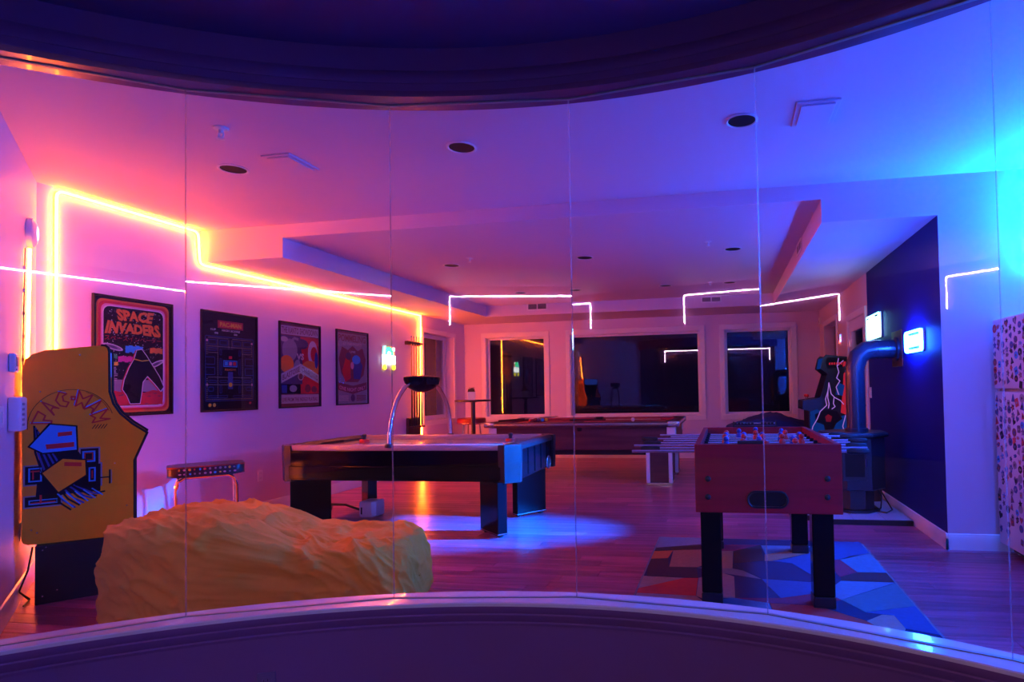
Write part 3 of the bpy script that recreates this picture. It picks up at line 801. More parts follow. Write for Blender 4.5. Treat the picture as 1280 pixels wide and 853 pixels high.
for i in range(5):
    y = 8.505 + .075 * i
    if cue0 is None:
        cue0 = thing('pool_cue', CUEL[0], 'cue', (XL + .082, y, .732), 'cues in the wall rack')
        o = (XL + .082, y, .732)
        b = MB(); b.tube([(o[0], o[1], o[2] + .72), (o[0], o[1], 2.11)], [.010, .0065], 'maple', 8); b.build('shaft', cue0)
        b = MB(); b.tube([(o[0], o[1], o[2]), (o[0], o[1], o[2] + .03), (o[0], o[1], o[2] + .72)], [.0155, .015, .010], 'blackp', 8); b.build('butt', cue0)
        b = MB(); b.tube([(o[0], o[1], 2.11), (o[0], o[1], 2.14)], .0066, 'pblue2', 8); b.build('tip', cue0)
    else:
        c = copy_tree(cue0); c.location = (XL + .082, y, .732); c['label'] = CUEL[i]

# ---- outlets, switches and small wall boxes
def plate(name, fr, label, cat, w=.07, h=.115, sockets=True, pm='white'):
    root = thing(name, label, cat, fr[0])
    b = MB(fr); b.box((-w / 2, -h / 2, .0005), (w / 2, h / 2, .007), pm, .002); b.build('cover_plate', root)
    if sockets:
        for s_ in (-1, 1):
            b = MB(fr); b.box((-.017, s_ * .026 - .014, .007), (.017, s_ * .026 + .014, .010), pm, .003)
            b.box((-.009, s_ * .026 - .003, .0101), (-.007, s_ * .026 + .006, .0105), 'ink'); b.box((.006, s_ * .026 - .003, .0101), (.008, s_ * .026 + .006, .0105), 'ink'); b.build('socket', root)
    else:
        b = MB(fr); b.box((-.016, -.032, .007), (.016, .032, .011), pm, .002); b.build('rocker', root)
    return root
plate('wall_outlet', LW(5.54, .40), 'white outlet on the left wall low beside the black stool', 'outlet')
plate('light_switch', RW(7.07, 1.155), 'pale switch plate at the far edge of the navy wall panel', 'switch', .075, .12, False)
plate('wall_outlet', AW(.62, .42), 'white outlet low on the angled wall behind the yellow cabinet', 'outlet')
plate('light_switch', AW(1.30, 1.16), 'white switch plate on the angled wall at the photo edge', 'switch', .12, .12, False)
# landing-side outlet on the half wall
pc = gp(114.1, R - .065, .049); nrm = (Vector((CC.x, CC.y, 0)) - Vector((pc.x, pc.y, 0))).normalized()
plate('wall_outlet', (pc, Zv.cross(nrm), Zv, nrm), 'dark outlet plate on the landing side of the curved half wall', 'outlet', pm='dplate')
# round sensor above the short neon strip
root = thing('wifi_sensor', 'round white disc sensor with a glowing ring on the angled wall', 'sensor', AW(.41, 2.37)[0])
b = MB(AW(.41, 2.37)); b.lathe((0, 0, .001), [(.098, 0), (.102, .012), (.098, .030), (.070, .046)], 'white', 28); b.build('disc_body', root)
b = MB(AW(.41, 2.37)); b.tube([(.042 * math.cos(2 * PI * i / 24), .042 * math.sin(2 * PI * i / 24), .048) for i in range(24)], .004, 'ering', 6, closed=True); b.build('ring_light', root)
b = MB(AW(.41, 2.37)); b.lathe((0, 0, .0471), [(.06, 0), (.055, .003)], 'white', 24); b.build('face', root)
# thermostat and white dispenser box
root = thing('thermostat', 'small white thermostat box on the angled wall left of the yellow cabinet', 'thermostat', AW(1.02, 1.47)[0])
b = MB(AW(1.02, 1.47)); b.box((-.06, -.055, .001), (.06, .055, .03), 'white', .005); b.build('case', root)
b = MB(AW(1.02, 1.47)); b.box((-.03, -.02, .0301), (.045, .035, .0315), 'grey'); b.build('display', root)
b = MB(AW(1.02, 1.47)); b.box((-.04, -.045, .0301), (-.02, -.035, .034), 'grey', .002); b.build('button', root)
root = thing('wall_box', 'white ribbed wall box beside the top left of the yellow cabinet', 'wall box', AW(1.0, 1.07)[0])
b = MB(AW(1.0, 1.07)); b.box((-.10, .0, .001), (.10, .20, .06), 'white', .012, 2); b.build('case', root)
for k in range(5):
    b = MB(AW(1.0, 1.07)); b.box((-.085, .03 + .03 * k, .0602), (-.01, .044 + .03 * k, .0625), 'grey'); b.build('vent_slot', root)

# ================================================================== YELLOW ARCADE CABINET
AB = Vector((-4.157, 2.947, 0)); AU = AN; AWd = .48
root = thing('arcade_cabinet', 'yellow upright arcade cabinet with blue and black side art on a black riser', 'arcade cabinet', AB)
SF = (AB, AU, Zv, AD)                       # u to the front, w towards the camera side
prof = [(-.058, .405), (-.05, .384), (-.03, .372), (.445, .357), (.468, .365), (.466, .84), (.532, 1.018), (.456, 1.081), (.395, 1.150), (.360, 1.215), (.341, 1.294), (.339, 1.555), (.335, 1.578), (.322, 1.592), (.30, 1.594), (.04, 1.556), (-.016, 1.530), (-.044, 1.496), (-.058, 1.447)]
def cprof(pr_, n=1):
    return pr_
b = MB(SF); b.prism(prof, -.016, .0, 'yellow'); b.build('side_panel', root)
b = MB(SF); b.prism(prof, -AWd, -AWd + .016, 'yellow'); b.build('side_panel', root)
edge = [(x, z) for x, z in prof]
for w0 in (-.008, -AWd + .008):
    b = MB(SF); pth = [(x, z, w0) for x, z in edge[3:15]]; b.tube(pth, .0105, 'ink', 6); b.build('edge_trim', root)
b = MB(SF); b.box((.0, 0, -AWd + .01), (.352, .357, -.004), 'blackm', .004); b.build('riser', root)
for (x, z) in ((.035, .05), (.10, .075), (.315, .05), (.035, .33), (.05, .345), (.20, 1.53), (.02, 1.30), (-.015, .46), (.01, .44), (.43, .55), (.37, .83)):
    b = MB(SF); b.sphere((x, z, -.004 if z < .36 else 0), .0055, 'steel', 8); b.build('screw', root)
b = MB(SF); b.box((-.05, .38, -AWd + .016), (-.036, 1.50, -.016), 'blackm'); b.prism([(-.05, 1.50), (.04, 1.548), (.32, 1.585), (.32, 1.57), (.04, 1.53), (-.04, 1.48)], -AWd + .016, -.016, 'blackm'); b.build('back_panel', root)
b = MB(SF); b.prism([(.325, 1.40), (.335, 1.40), (.335, 1.57), (.325, 1.57)], -AWd + .016, -.016, 'emarq'); b.build('marquee', root)
b = MB(SF); b.prism([(.10, 1.20), (.11, 1.19), (.33, 1.36), (.325, 1.40), (.31, 1.40)], -AWd + .016, -.016, 'blackm'); b.prism([(.155, .995), (.175, .985), (.335, 1.39), (.31, 1.395)], -AWd + .016, -AWd + .07, 'blackp'); b.prism([(.155, .995), (.175, .985), (.335, 1.39), (.31, 1.395)], -.07, -.016, 'blackp'); b.build('screen_bezel', root)
b = MB(SF); b.prism([(.175, 1.02), (.18, 1.015), (.31, 1.36), (.305, 1.365)], -AWd + .07, -.07, 'ink'); b.build('screen', root)
fs = (AB + AU * .184 + Zv * 1.035, AD * -1, (AU * .13 + Zv * .345), (AU * .345 - Zv * .13))
b = MB(fs)
for k, (x, y, w_, m) in enumerate(((.12, .30, .12, 'escreen'), (.15, .22, .16, 'escreen'), (.18, .17, .20, 'escreen'), (.14, .12, .10, 'escreen'), (.22, .08, .14, 'escreen'))): b.box((x, y, .002), (x + w_, y + .018, .004), m)
b.build('screen_text', root, smooth=False)
b = MB(SF); b.prism([(.155, .985), (.50, .955), (.512, .965), (.50, .99), (.17, 1.01)], -AWd + .016, -.016, 'ink'); b.build('control_panel', root)
b = MB(SF); b.cyl((.36, .99, -.24), (.35, 1.05, -.24), .006, 'steel', 8); b.sphere((.35, 1.06, -.24), .018, 'pred2', 12); b.build('joystick', root)
for w_ in (-.14, -.34):
    b = MB(SF); b.cyl((.38, .975, w_), (.379, .992, w_), .013, 'pred2', 12); b.build('button', root)
b = MB(SF); b.prism([(.45, .37), (.462, .37), (.462, .90), (.45, .95)], -AWd + .016, -.016, 'blackm'); b.build('front_panel', root)
b = MB(SF); b.box((.462, .50, -.34), (.468, .74, -.14), 'blackp', .004); b.cyl((.468, .60, -.19), (.474, .60, -.19), .012, 'steel', 10); b.build('coin_door', root)
# side art: plain stand-in shapes and the lettering
b = MB((AB, AU, Zv, AD))
w = .0008
P2 = lambda x, y: (x / 1000 - .0, y / 1000)
def blk(pts, m, k): b.poly([(x, z) for x, z in pts], w + .0005 * k, m)
# grey outlines, black blocks with blue and red insets
for (x0, z0, x1, z1) in ((-.044, .735, .07, .845), (-.044, .60, .115, .66), (.205, .82, .29, .935), (.22, .70, .30, .835)):
    blk([(x0 - .008, z0 - .008), (x1 + .008, z0 - .008), (x1 + .008, z1 + .008), (x0 - .008, z1 + .008)], 'pgrey', 0); blk([(x0, z0), (x1, z0), (x1, z1), (x0, z1)], 'ink', 1)
blk([(.0, .62), (.13, .66), (.30, .66), (.30, .72), (.19, .93), (.02, .93)], 'ink', 1)
def ring(x0, z0, x1, z1, t, m, k):
    for q in ((x0, z0, x1, z0 + t), (x0, z1 - t, x1, z1), (x0, z0, x0 + t, z1), (x1 - t, z0, x1, z1)): b.rect(q[0], q[1], q[2], q[3], w + .0005 * k, m)
ring(.213, .85, .275, .92, .009, 'pblue', 2); ring(.224, .862, .264, .908, .004, 'pred', 2)
ring(.243, .725, .277, .815, .008, 'pblue', 2); b.rect(.257, .745, .263, .795, w + .001, 'pred')
ring(-.03, .75, .03, .835, .008, 'pblue', 2); b.rect(-.012, .765, -.006, .82, w + .001, 'pred'); b.rect(-.02, .81, .02, .818, w + .001, 'pred')
ring(-.028, .612, .10, .64, .006, 'pblue', 2); b.rect(.02, .615, .03, .668, w + .001, 'pred'); b.rect(-.02, .618, .09, .625, w + .001, 'pred')
b.line([(.30, .745), (.345, .745)], .008, w + .001, 'ink'); b.line([(.345, .705), (.345, .79)], .009, w + .001, 'ink'); b.line([(.353, .705), (.353, .79)], .004, w + .0012, 'pgrey')
# black and blue speed streaks
for i in range(9):
    t = i / 8
    b.line([(-.005 + .006 * i, 1.09 - .012 * i), (.0 + .012 * i, .93 - .004 * i), (.04 + .018 * i, .76 - .006 * i), (.10 + .024 * i, .62 + .004 * i), (.16 + .020 * i, .56 + .012 * i)], .010, w + .001, 'ink' if i % 2 == 0 else 'pdblue')
for i in range(5): b.line([(.10 + .04 * i, .665 + .004 * i), (.17 + .035 * i, .575 + .015 * i)], .007, w + .0016, 'pblue')
# plain blue banner with red bars, an orange wedge below it
blk([(-.035, .965), (.06, 1.105), (.19, 1.085), (.195, .925), (.03, .915)], 'ink', 3)
blk([(-.024, .967), (.066, 1.096), (.182, 1.077), (.187, .933), (.034, .924)], 'pblue', 4)
blk([(.05, .945), (.175, .952), (.175, .982), (.045, .975)], 'pred', 5); blk([(.10, 1.02), (.165, 1.025), (.165, 1.05), (.10, 1.045)], 'pred', 5)
blk([(.02, .80), (.10, .66), (.24, .765), (.235, .87), (.12, .89)], 'ink', 3)
blk([(.032, .80), (.104, .677), (.23, .77), (.226, .862), (.124, .880)], 'yellow', 4)
blk([(.13, .835), (.21, .825), (.21, .85), (.13, .86)], 'pred', 5)
# arched lettering drawn in outline
def outline_text(body, a0, a1, r0_, r1_, c):
    n = len(body)
    LT = {'P': [(0, 0), (0, 1), (.9, .85), (.75, .4), (.3, .42), (.35, 0)], 'A': [(0, 0), (.45, 1), (.95, .1), (.6, .35), (.3, .3)], 'C': [(.9, .8), (.5, 1), (.05, .6), (.1, .2), (.6, 0), (.95, .25), (.55, .4), (.6, .7)],
          '-': [(.2, .4), (.8, .4), (.8, .6), (.2, .6)], 'M': [(0, 0), (.05, 1), (.45, .55), (.9, 1), (1, 0), (.5, .3)], 'N': [(0, 0), (.05, 1), (.6, .45), (.75, 1), (1, 0), (.45, .2)]}
    wts = [.45 if ch == '-' else 1. for ch in body]; tot = sum(wts); acc = 0
    for ch, wt in zip(body, wts):
        pts = []
        for (x, y) in LT[ch]:
            t = (acc + .06 + x * wt * .9) / tot; a = math.radians(a0 + (a1 - a0) * t); rr = r0_ + (r1_ - r0_) * y
            pts.append((c[0] + rr * math.cos(a) * .88, c[1] + rr * math.sin(a)))
        b.line(pts, .0085, w + .0008, 'pred', True); b.line([(x - .005, z + .006) for x, z in pts[:2]], .006, w + .0005, 'pblue'); acc += wt
outline_text('PAC-MAN', 180, -2, .108, .207, (.165, 1.10))
b.line([(.165 + .20 * math.cos(math.radians(a)), 1.09 + .222 * math.sin(math.radians(a))) for a in range(185, 14, -6)], .003, w, 'ink')
b.line([(.165 + .19 * math.cos(math.radians(a)), 1.09 + .216 * math.sin(math.radians(a))) for a in range(70, 20, -6)], .002, w, 'ink')
for i in range(5): b.line([(.26 + .014 * i, 1.06), (.275 + .014 * i, 1.085)], .004, w + .0004, 'ink')
b.build('side_art', root, smooth=False)
b = MB(); q = AB - AU * .02 - AD * .1
b.tube([q + Vector((0, 0, .34)), q + Vector((-.02, -.01, .2)), q + Vector((-.03, -.05, .08)), q - AD * .06 + AU * -.02 + Vector((0, 0, .006)), q + AD * .08 - AU * .03 + Vector((0, 0, .006))], .005, 'blackp', 6); b.build('power_cord', root)

# ================================================================== STOOL WITH PRINTED SEAT
sc = Vector((-4.33, 4.33, 0)); su = Vector((.68, .73, 0)).normalized(); sv = Zv.cross(su)
root = thing('bar_stool', 'low black padded stool with printed icons and chrome legs behind the orange beanbag', 'stool', sc)
b = MB((sc + Zv * .60, su, sv, Zv)); b.prism(rrect(-.265, -.17, .265, .17, .07, 5), 0, .085, 'blackp', .015); b.build('seat', root)
b = MB((sc + Zv * .60, su, sv, Zv)); b.tube([(x * 1.008, y * 1.008, .078) for x, y in rrect(-.262, -.167, .262, .167, .07, 5)], .005, 'redlea', 6, closed=True); b.build('piping', root)
rnd = random.Random(2); b = MB((sc + Zv * .60 - sv * .1712, su, Zv, -sv))
for i in range(12):
    for j in range(2):
        b.disc((-.185 + .034 * i + rnd.uniform(-.004, .004), .026 + .034 * j), rnd.uniform(.006, .011), rnd.uniform(.006, .011), .0008, rnd.choice(['pwhite', 'pred', 'pyellow', 'pcyan', 'pgrey', 'ppink']), 7)
b.build('printed_icons', root, smooth=False)
for s_ in (-1, 1):
    b = MB((sc, su, sv, Zv)); y = s_ * .11
    b.tube([(-.215, y, .012), (-.205, y, .50), (-.19, y, .56), (-.15, y, .588), (.15, y, .588), (.19, y, .56), (.205, y, .50), (.215, y, .012)], .014, 'chrome', 10)
    b.build('leg', root)
    for x in (-.215, .215):
        b = MB((sc, su, sv, Zv)); b.cyl((x, y, 0), (x, y, .02), .018, 'blackp', 10); b.build('rubber_foot', root)
for x in (-.208, .208):
    b = MB((sc, su, sv, Zv)); b.tube([(x, -.11, .22), (x, .11, .22)], .010, 'chrome', 8); b.build('stretcher', root)

# ================================================================== BEANBAGS
def spow(x, p): return math.copysign(abs(x) ** p, x)
def bag(name, label, c, ang, a, bb, hfun, m, seed, wr=.02, nu=200, nv=90, seam=True, box=.45):
    vs = []; fs = []
    ca, sa = math.cos(ang), math.sin(ang)
    N = lambda x, y, z: noise.noise(Vector((x + seed, y, z)))
    rid = lambda x, y, z: (1 - min(1., abs(N(x, y, z)) * 2.6)) ** 1.6
    PRF = [(0, 0), (.55, 0), (.92, 0), (1.0, .05), (1.03, .17), (1.035, .36), (1.02, .58), (.995, .77), (.945, .90), (.86, .97), (.68, 1.0), (.35, 1.01), (0, 1.01)]
    def prof_at(t):
        t = t * (len(PRF) - 1); k = min(len(PRF) - 2, int(t)); f = t - k
        P0, P1, P2, P3 = (PRF[max(0, k - 1)], PRF[k], PRF[k + 1], PRF[min(len(PRF) - 1, k + 2)])
        return [.5 * (2 * P1[i] + (P2[i] - P0[i]) * f + (2 * P0[i] - 5 * P1[i] + 4 * P2[i] - P3[i]) * f * f + (3 * P1[i] - P0[i] - 3 * P2[i] + P3[i]) * f ** 3) for i in (0, 1)]
    for j in range(nv + 1):
        rad, zf = prof_at(j / nv); rad = max(rad, 1e-4); zf = max(0, zf); rad2, zf2 = prof_at(min(1, j / nv + .01))
        tl = Vector((rad2 - rad, 0, (zf2 - zf))); nh, nz = max(0., tl.z), -tl.x
        ln = math.hypot(nh, nz) or 1.; nh /= ln; nz /= ln; sv_ = zf * 2 - 1
        for i in range(nu):
            u = 2 * PI * i / nu
            cu, su_ = spow(math.cos(u), box), spow(math.sin(u), box)
            x, y = a * cu * rad, bb * su_ * rad
            h = hfun(x / a, y / bb); z = h * zf
            n = Vector((math.cos(u) * nh, math.sin(u) * nh, nz))
            q = Vector((x, y, z))
            top = max(0., min(1., z / h))
            # long soft folds gathered towards the middle, fine creases across them
            f = x * 1.0 + y * .9 + z * .8
            k = wr * (1.1 * N(x * 1.7, y * 2.4, z * 2.6) + .75 * (rid(f * 3.0, (y - x) * 1.2, z * 4 - x * 1.5) - .4) + .75 * (rid(f * 6 + 5, (y - x) * 2.0 + z * 3, z * 3) - .3) + .38 * (rid(f * 13 + 3, (y - x) * 4, z * 6 - x * 3) - .4) + .08 * (rid(x * 9 + 9, y * 30, z * 28 - x * 9) - .4))
            k *= .45 + .55 * min(1, top * 1.6)
            if z < .03: k *= 0
            q = q + n * k
            if seam and sv_ > 0:
                dy = abs(y + bb * .30 + .05 * math.sin(x * 3)); q.z -= .020 * math.exp(-(dy / .011) ** 2)
            q.z = max(q.z, 0.001)
            vs.append((c[0] + q.x * ca - q.y * sa, c[1] + q.x * sa + q.y * ca, q.z + c[2]))
    for j in range(nv):
        for i in range(nu): fs.append((j * nu + i, j * nu + (i + 1) % nu, (j + 1) * nu + (i + 1) % nu, (j + 1) * nu + i))
    b = MB(); b.faces(vs, fs, m)
    o = b.build(name, None, c, weld=True, angle=180)
    return tag(o, label, 'beanbag')
bag('beanbag', 'big slouching orange beanbag lying behind the glass at the left', (-2.56, 3.06, 0), math.radians(17), .79, .40,
    lambda x, y: .595 + .03 * math.exp(-((x + .85) / .35) ** 2) - .155 * (lambda t: t * t * (3 - 2 * t))(max(0, min(1, (x + .45) / .9))), 'bag', 1.3, .030, 420, 170, True, .42)
bag('beanbag', 'dark blue cloth heap under the right far window', (.66, 9.55, 0), 0, .70, .52,
    lambda x, y: .66 + .16 * math.exp(-((x + .0) / .5) ** 2), 'bluebag', 7.7, .03, 90, 40, False, .6)

# ================================================================== AIR HOCKEY TABLE
HX0, HX1, HY0, HY1, HB, HT = -4.09, -1.77, 4.83, 6.08, .47, .79
root = thing('air_hockey_table', 'black air hockey table with chrome scoring arch on slab legs', 'air hockey table', ((HX0 + HX1) / 2, (HY0 + HY1) / 2, 0))
b = MB(); ch = .13
octo = [(HX0 + ch, HY0), (HX1 - ch, HY0), (HX1 - .02, HY0 + ch), (HX1 - .02, HY1 - ch), (HX1 - ch, HY1), (HX0 + ch, HY1), (HX0 + .02, HY1 - ch), (HX0 + .02, HY0 + ch)]
b.prism([(x, y) for x, y in octo], HB, .735, 'black', .006); b.build('body', root)
for (y, s_) in ((HY0, -1), (HY1, 1)):
    b = MB(); b.box((HX0 + .14, min(y, y + s_ * .012), HB + .015), (HX1 - .14, max(y, y + s_ * .012), HB + .13), 'black', .004); b.box((HX0 + .14, min(y, y + s_ * .008), HB + .14), (HX1 - .14, max(y, y + s_ * .008), .74), 'black', .003); b.build('apron', root)
for (x, s_) in ((HX0 + .02, -1), (HX1 - .02, 1)):
    for k in range(5):
        y0 = HY0 + .16 + k * .19; b = MB(); b.box((min(x, x + s_ * .012), y0, HB + .02), (max(x, x + s_ * .012), y0 + .155, .735), 'black', .006); b.build('end_panel', root)
# corner posts
for sx in (0, 1):
    for sy in (0, 1):
        X = (HX0, HX1)[sx]; Yc = (HY0, HY1)[sy]; dx = -1 if sx else 1; dy = -1 if sy else 1
        pts = [(X + dx * .16, Yc - dy * .012), (X + dx * .10, Yc - dy * .018), (X - dx * .012, Yc + dy * .09), (X - dx * .006, Yc + dy * .15), (X + dx * .04, Yc + dy * .15), (X + dx * .16, Yc + dy * .04)]
        b = MB(); n = len(pts); cx_, cy_ = X + dx * .12, Yc + dy * .12
        vs = []
        for (z, k) in ((HB - .012, .93), (.60, .97), (.77, 1.0), (.788, .96)):
            vs += [(cx_ + (x - cx_) * k, cy_ + (y - cy_) * k, z) for x, y in pts]
        fs = [tuple(range(n - 1, -1, -1)), tuple(range(3 * n, 4 * n))] + [(l * n + i, l * n + (i + 1) % n, (l + 1) * n + (i + 1) % n, (l + 1) * n + i) for l in range(3) for i in range(n)]
        b.faces(vs, fs, 'blackp'); b.build('corner_post', root)
b = MB(); b.box((HX0 + .12, HY0 + .09, .735), (HX1 - .12, HY1 - .09, .748), 'field'); b.build('playing_surface', root)
for y0 in (HY0 + .005, HY1 - .105):
    b = MB(); b.box((HX0 + .15, y0, .736), (HX1 - .15, y0 + .10, HT), 'railm', .010, 2); b.build('side_rail', root)
for x0 in (HX0 + .01, HX1 - .13):
    b = MB(); b.prism([(0, 0), (.12, 0), (.12, .03), (.09, .055), (.03, .055), (0, .03)], HY0 + .13, HY1 - .13, 'blackp')
    o = b; 
    for v in o.bm.verts: v.co = Vector((x0 + v.co.x, v.co.z, .736 + v.co.y))
    o.build('end_rail', root)
    b = MB(); xg = x0 + (.121 if x0 < -3 else -.001); b.box((min(xg, xg), HY0 + .45, .748), (xg + .002, HY1 - .45, .772), 'ink'); b.build('goal_slot', root)
# slab legs set along the diagonals
for (cx_, cy_, dx, dy) in ((-2.02, 4.925, -.26, .23), (-1.97, 5.74, -.22, -.29), (-3.86, 5.0, .27, .20), (-3.80, 5.83, .24, -.25)):
    u_ = Vector((dx, dy, 0)).normalized(); v_ = Zv.cross(u_)
    b = MB((Vector((cx_, cy_, 0)), u_, v_, Zv)); b.box((-.17, -.045, .02), (.17, .045, HB), 'black', .004); lg = b.build('leg', root)
    for x in (-.13, .13):
        b = MB((Vector((cx_, cy_, 0)), u_, v_, Zv)); b.cyl((x, 0, 0), (x, 0, .02), .025, 'blackp', 10); b.build('leveler', lg)
    b = MB((Vector((cx_, cy_, 0)), u_, v_, Zv)); b.box((-.172, -.047, .028), (.172, .047, .036), 'steel'); b.build('metal_strip', lg)
# speaker ring on the right end
b = MB((Vector((HX1 - .008, 5.765, .527)), Vector((0, 1, 0)), Zv, Vector((1, 0, 0)))); b.tube([(.062 * math.cos(2 * PI * i / 24), .062 * math.sin(2 * PI * i / 24), .006) for i in range(24)], .007, 'steel', 6, closed=True); b.lathe((0, 0, 0), [(.055, .002), (.03, .004), (.012, .008)], 'blackm', 20); b.build('speaker_ring', root)
# arch and scoring unit
pth = []
for i in range(21):
    t = PI * i / 20; pth.append((-2.965, 5.455 - .60 * math.cos(t), .76 + .63 * math.sin(t) ** .85))
b = MB(); b.tube(pth, .021, 'chrome', 12); b.build('arch', root)
for y in (4.855, 6.055):
    b = MB(); b.lathe((-2.965, y, .765), [(.04, 0), (.04, .02), (.028, .035)], 'blackp', 14); b.build('arch_foot', root)
b = MB(); b.sphere((-2.965, 5.455, 1.395), .29, 'black', 22, (.42, 1.0, .50))
for v in b.bm.verts:
    if v.co.z > 1.40: v.co.z = 1.40 + (v.co.z - 1.40) * .16
b.build('scoring_unit', root)
b = MB((Vector((-2.965 + .112, 5.455, 1.36)), Vector((0, 1, 0)), Zv, Vector((1, 0, 0)))); b.box((-.12, -.03, -.01), (.12, .03, .006), 'ink', .003); b.build('score_display', root)
def mallet(x, y, label):
    r_ = thing('air_hockey_mallet', label, 'mallet', (x, y, .748), 'mallets on the air hockey table')
    b = MB(); b.lathe((x, y, .748), [(.048, 0), (.050, .010), (.048, .026), (.036, .030), (.03, .022), (.018, .020)], 'pred2', 20); b.build('rim', r_)
    b = MB(); b.lathe((x, y, .766), [(.018, 0), (.017, .03), (.024, .045), (.022, .062), (.010, .068)], 'blackp', 16); b.build('knob', r_)
mallet(-3.70, 5.60, 'red striker with black knob on the left end of the air hockey table')
mallet(-2.13, 5.66, 'red striker with black knob on the right end of the air hockey table')
b = MB(); b.lathe((-2.02, 5.40, .748), [(.040, 0), (.041, .003), (.040, .006)], 'pyellow', 20); tag(b.build('puck', None, (-2.02, 5.40, .748)), 'pale yellow puck lying near the right goal of the air hockey table', 'puck')
# white box and hose under the table
root = thing('floor_heater', 'small white boxy appliance on the floor behind the left table leg', 'appliance', (-3.60, 5.56, 0))
b = MB((Vector((-3.60, 5.56, 0)), (1, 0, 0), (0, 1, 0), Zv)); b.prism([(-.075, -.09), (.055, -.09), (.085, -.05), (.085, .09), (-.075, .09)], .0, .16, 'white', .01); b.build('case', root)
b = MB(); b.box((-3.66, 5.467, .03), (-3.645, 5.4705, .10), 'ink'); b.build('slot', root)
b = MB(); b.tube([(-4.30, 5.9, .012), (-4.2, 5.75, .02), (-4.1, 5.6, .10), (-3.95, 5.64, .09), (-3.86, 5.72, .03), (-3.74, 5.72, .013), (-3.69, 5.62, .014)], .012, 'blackp', 8)
tag(b.build('cord', None, (-4.3, 5.9, 0)), 'thick dark cord hanging between the left legs of the air hockey table', 'cord')

# ================================================================== POOL TABLE
PX0, PX1, PY0, PY1, PT = -3.22, -.60, 7.57, 8.99, .82
root = thing('pool_table', 'long walnut pool table with burgundy cloth and steel trim at the far side', 'pool table', ((PX0 + PX1) / 2, (PY0 + PY1) / 2, 0))
b = MB(); b.box((PX0 + .05, PY0 + .05, .45), (PX1 - .05, PY1 - .05, .765), 'walnut', .01); b.build('body', root)
b = MB(); b.box((PX0 + .16, PY0 + .14, .38), (PX1 - .16, PY1 - .14, .45), 'blackm', .006); b.build('underframe', root)
b = MB(); b.box((PX0 + .12, PY0 + .12, .765), (PX1 - .12, PY1 - .12, .785), 'cloth'); b.build('cloth_bed', root)
for (x0, x1, y0, y1) in ((PX0 + .10, PX1 - .10, PY0, PY0 + .11), (PX0 + .10, PX1 - .10, PY1 - .11, PY1), (PX0, PX0 + .11, PY0 + .10, PY1 - .10), (PX1 - .11, PX1, PY0 + .10, PY1 - .10)):
    b = MB(); b.box((x0, y0, .75), (x1, y1, PT), 'walnut', .008, 2); b.build('rail', root)
for (x0, x1, y0, y1) in ((PX0 + .14, -1.99, PY0 + .11, PY0 + .16), (-1.83, PX1 - .14, PY0 + .11, PY0 + .16), (PX0 + .14, -1.99, PY1 - .16, PY1 - .11), (-1.83, PX1 - .14, PY1 - .16, PY1 - .11), (PX0 + .11, PX0 + .16, PY0 + .2, PY1 - .2), (PX1 - .16, PX1 - .11, PY0 + .2, PY1 - .2)):
    b = MB(); b.box((x0, y0, .785), (x1, y1, .815), 'cloth', .008); b.build('cushion', root)
for y in (PY0 - .004, PY1 - .006):
    b = MB(); b.box((PX0 + .06, y, .778), (PX1 - .06, y + .010, .806), 'steel', .003); b.build('metal_trim', root)
for x in (PX0 - .004, PX1 - .006):
    b = MB(); b.box((x, PY0 + .06, .778), (x + .010, PY1 - .06, .806), 'steel', .003); b.build('metal_trim', root)
for (x, y) in ((PX0, PY0), (PX1, PY0), (PX0, PY1), (PX1, PY1)):
    dx = 1 if x == PX0 else -1; dy = 1 if y == PY0 else -1
    b = MB(); xs = sorted((x - dx * .008, x + dx * .14)); ys = sorted((y - dy * .008, y + dy * .14))
    b.box((xs[0], ys[0], .755), (xs[1], ys[1], PT + .004), 'steel', .012, 2); b.build('corner_cap', root)
    b = MB(); xs = sorted((x - dx * .002 + dx * .04, x + dx * .16)); ys = sorted((y + dy * .045, y + dy * .16)); b.box((xs[0], ys[0], .63), (xs[1], ys[1], .755), 'white', .01); b.build('corner_bracket', root)
for (x, y) in ((PX0 + .115, PY0 + .115), (PX1 - .115, PY0 + .115), (PX0 + .115, PY1 - .115), (PX1 - .115, PY1 - .115), (-1.91, PY0 + .09), (-1.91, PY1 - .09)):
    b = MB(); b.lathe((x, y, .70), [(.050, 0), (.058, .123), (.066, .1255), (.066, .127)], 'ink', 18); b.build('pocket', root)
for (x0, x1, y0, y1) in ((-1.03, -.69, 7.60, 8.0), (PX0 + .09, PX0 + .43, 7.60, 8.0), (-1.03, -.69, 8.56, 8.96), (PX0 + .09, PX0 + .43, 8.56, 8.96)):
    b = MB(); b.box((x0 + .012, y0 + .012, .035), (x1 - .012, y1 - .012, .46), 'walnut'); lg = b.build('leg', root)
    for xx in (x0, x1 - .05):
        b = MB(); b.box((xx, y0, .03), (xx + .05, y0 + .03, .45), 'white', .006); b.build('metal_corner', lg)
    b = MB(); b.box((x0, y0, .0), (x1, y1, .034), 'steel', .006); b.build('foot_plate', lg)
